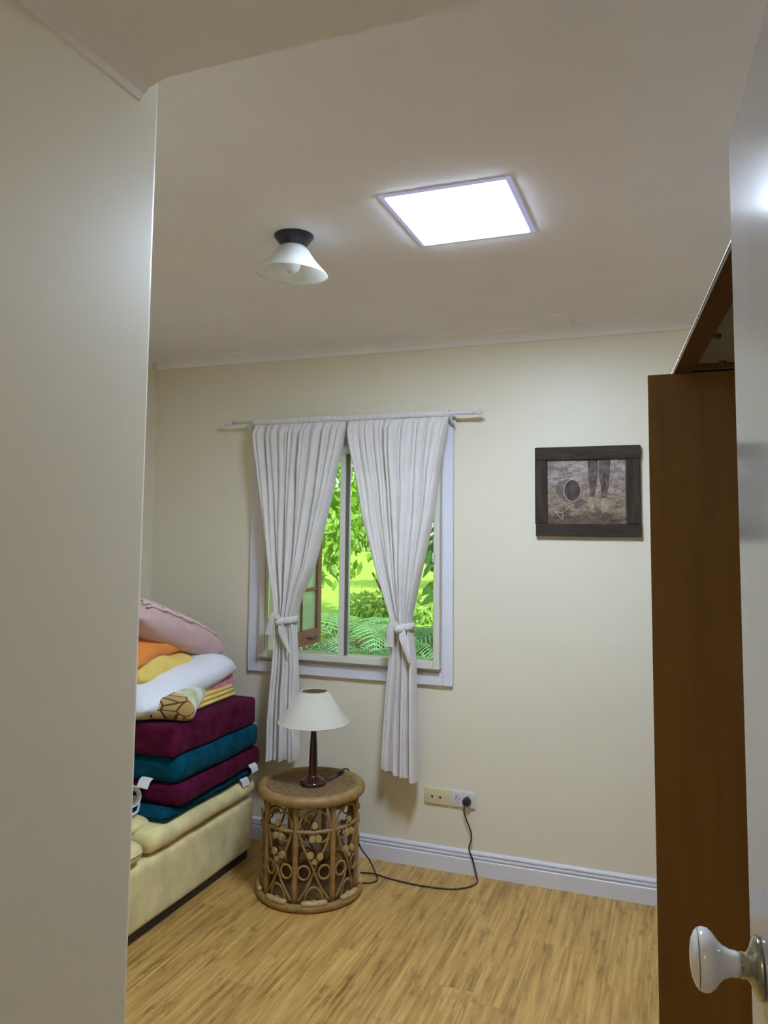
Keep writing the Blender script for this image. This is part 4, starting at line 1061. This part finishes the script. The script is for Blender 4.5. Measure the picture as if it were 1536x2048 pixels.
tree('leafy_tree', 'leafy bright green tree hanging over the lawn, left of the mullion', 'tree', (-4.9, 8.4, .5), 3.6,
     [((-3.75, 7.6, 2.5), (.75, .7, 1.0)), ((-3.55, 7.4, 1.75), (.42, .5, .50)), ((-3.0, 7.8, 3.0), (.8, .7, .55)), ((-5.0, 8.2, 2.8), (1.2, 1.0, 1.1))], 5200, .125, 'leaf', 11, .10,
     sprays=[((-2.9, 7.6, 2.6), (-3.02, 7.3, 1.95), 60), ((-2.75, 7.7, 2.4), (-2.85, 7.3, 1.65), 55), ((-2.6, 7.6, 2.2), (-2.72, 7.2, 1.38), 45), ((-3.2, 7.6, 2.2), (-3.3, 7.3, 1.35), 50), ((-2.7, 7.5, 2.2), (-2.74, 7.2, 1.16), 55), ((-2.5, 7.5, 2.0), (-2.52, 7.2, 1.05), 45), ((-3.3, 7.5, 2.0), (-3.36, 7.2, 1.10), 75), ((-3.12, 7.5, 2.0), (-3.18, 7.2, 1.2), 65)])
tree('leafy_tree', 'green tree further back on the lawn, mostly behind the right curtain', 'tree', (-3.4, 13.5, .53), 5.0,
     [((-3.7, 13, 4.1), (1.9, 1.2, 1.35)), ((-5.0, 13.2, 3.0), (.9, .9, .8))], 5200, .15, 'leaf', 12, .14)
tree('shrub', 'dark green large-leaved shrub at the right edge of the window', 'shrub', (-1.62, 5.9, .58), 2.2,
     [((-1.70, 5.9, 1.75), (.20, .30, .55)), ((-1.45, 6.0, 1.4), (.35, .35, .75)), ((-1.50, 5.9, 2.3), (.5, .4, .5))], 900, .17, 'leaf_dark', 13, .03)
tree('shrub', 'low rounded green shrub at the near edge of the lawn', 'shrub', (-3.35, 8.9, .53), .7,
     [((-3.35, 8.9, .70), (.45, .4, .17)), ((-2.85, 9.0, .66), (.40, .4, .14))], 1300, .10, 'leaf_far', 14, .03)
for k, (x, y, h, lab) in enumerate(((-27, 42, 4.5, 'broad pale tree at the far left end of the lawn'), (-18, 44, 3.4, 'pale tree at the far side of the lawn, seen past the mullion'), (-8.5, 43, 4.2, 'pale tree at the far side of the lawn, towards the right curtain'))):
    tree('far_tree', lab, 'tree', (x, y, .5), h, [((x, y, h*.55), (3.2, 1.5, h*.45)), ((x+1.6, y, h*.4), (1.2, 1.2, h*.33))], 2200, .38, 'leaf_far', 20+k, .16)
# low undergrowth between the ferns: too many leaves to count
rg2 = random.Random(5); bm = B()
for k in range(2600):
    x, y = rg2.uniform(-5.2, -.6), 4.75+rg2.random()**1.2*3.3
    p = Vector((x, y, .585-.012*(y-4)+abs(rg2.gauss(0, .03))+.06*max(0, noise.noise(Vector((x*1.7, y*1.7, 9))))))
    d = Vector((rg2.uniform(-1, 1), rg2.uniform(-1, .4), rg2.uniform(.1, 1))).normalized(); nn = Vector((rg2.uniform(-.6, .6), -.5, 1)); nn = (nn-d*nn.dot(d)).normalized()
    leaf_add(bm, p, d, nn, rg2.uniform(.04, .10), rg2.uniform(.018, .035))
gc = obj('ground_cover', bm, 'leaf_dark'); tag(gc, 'dark leafy undergrowth between the ferns outside the window', 'ground cover', kind='stuff')
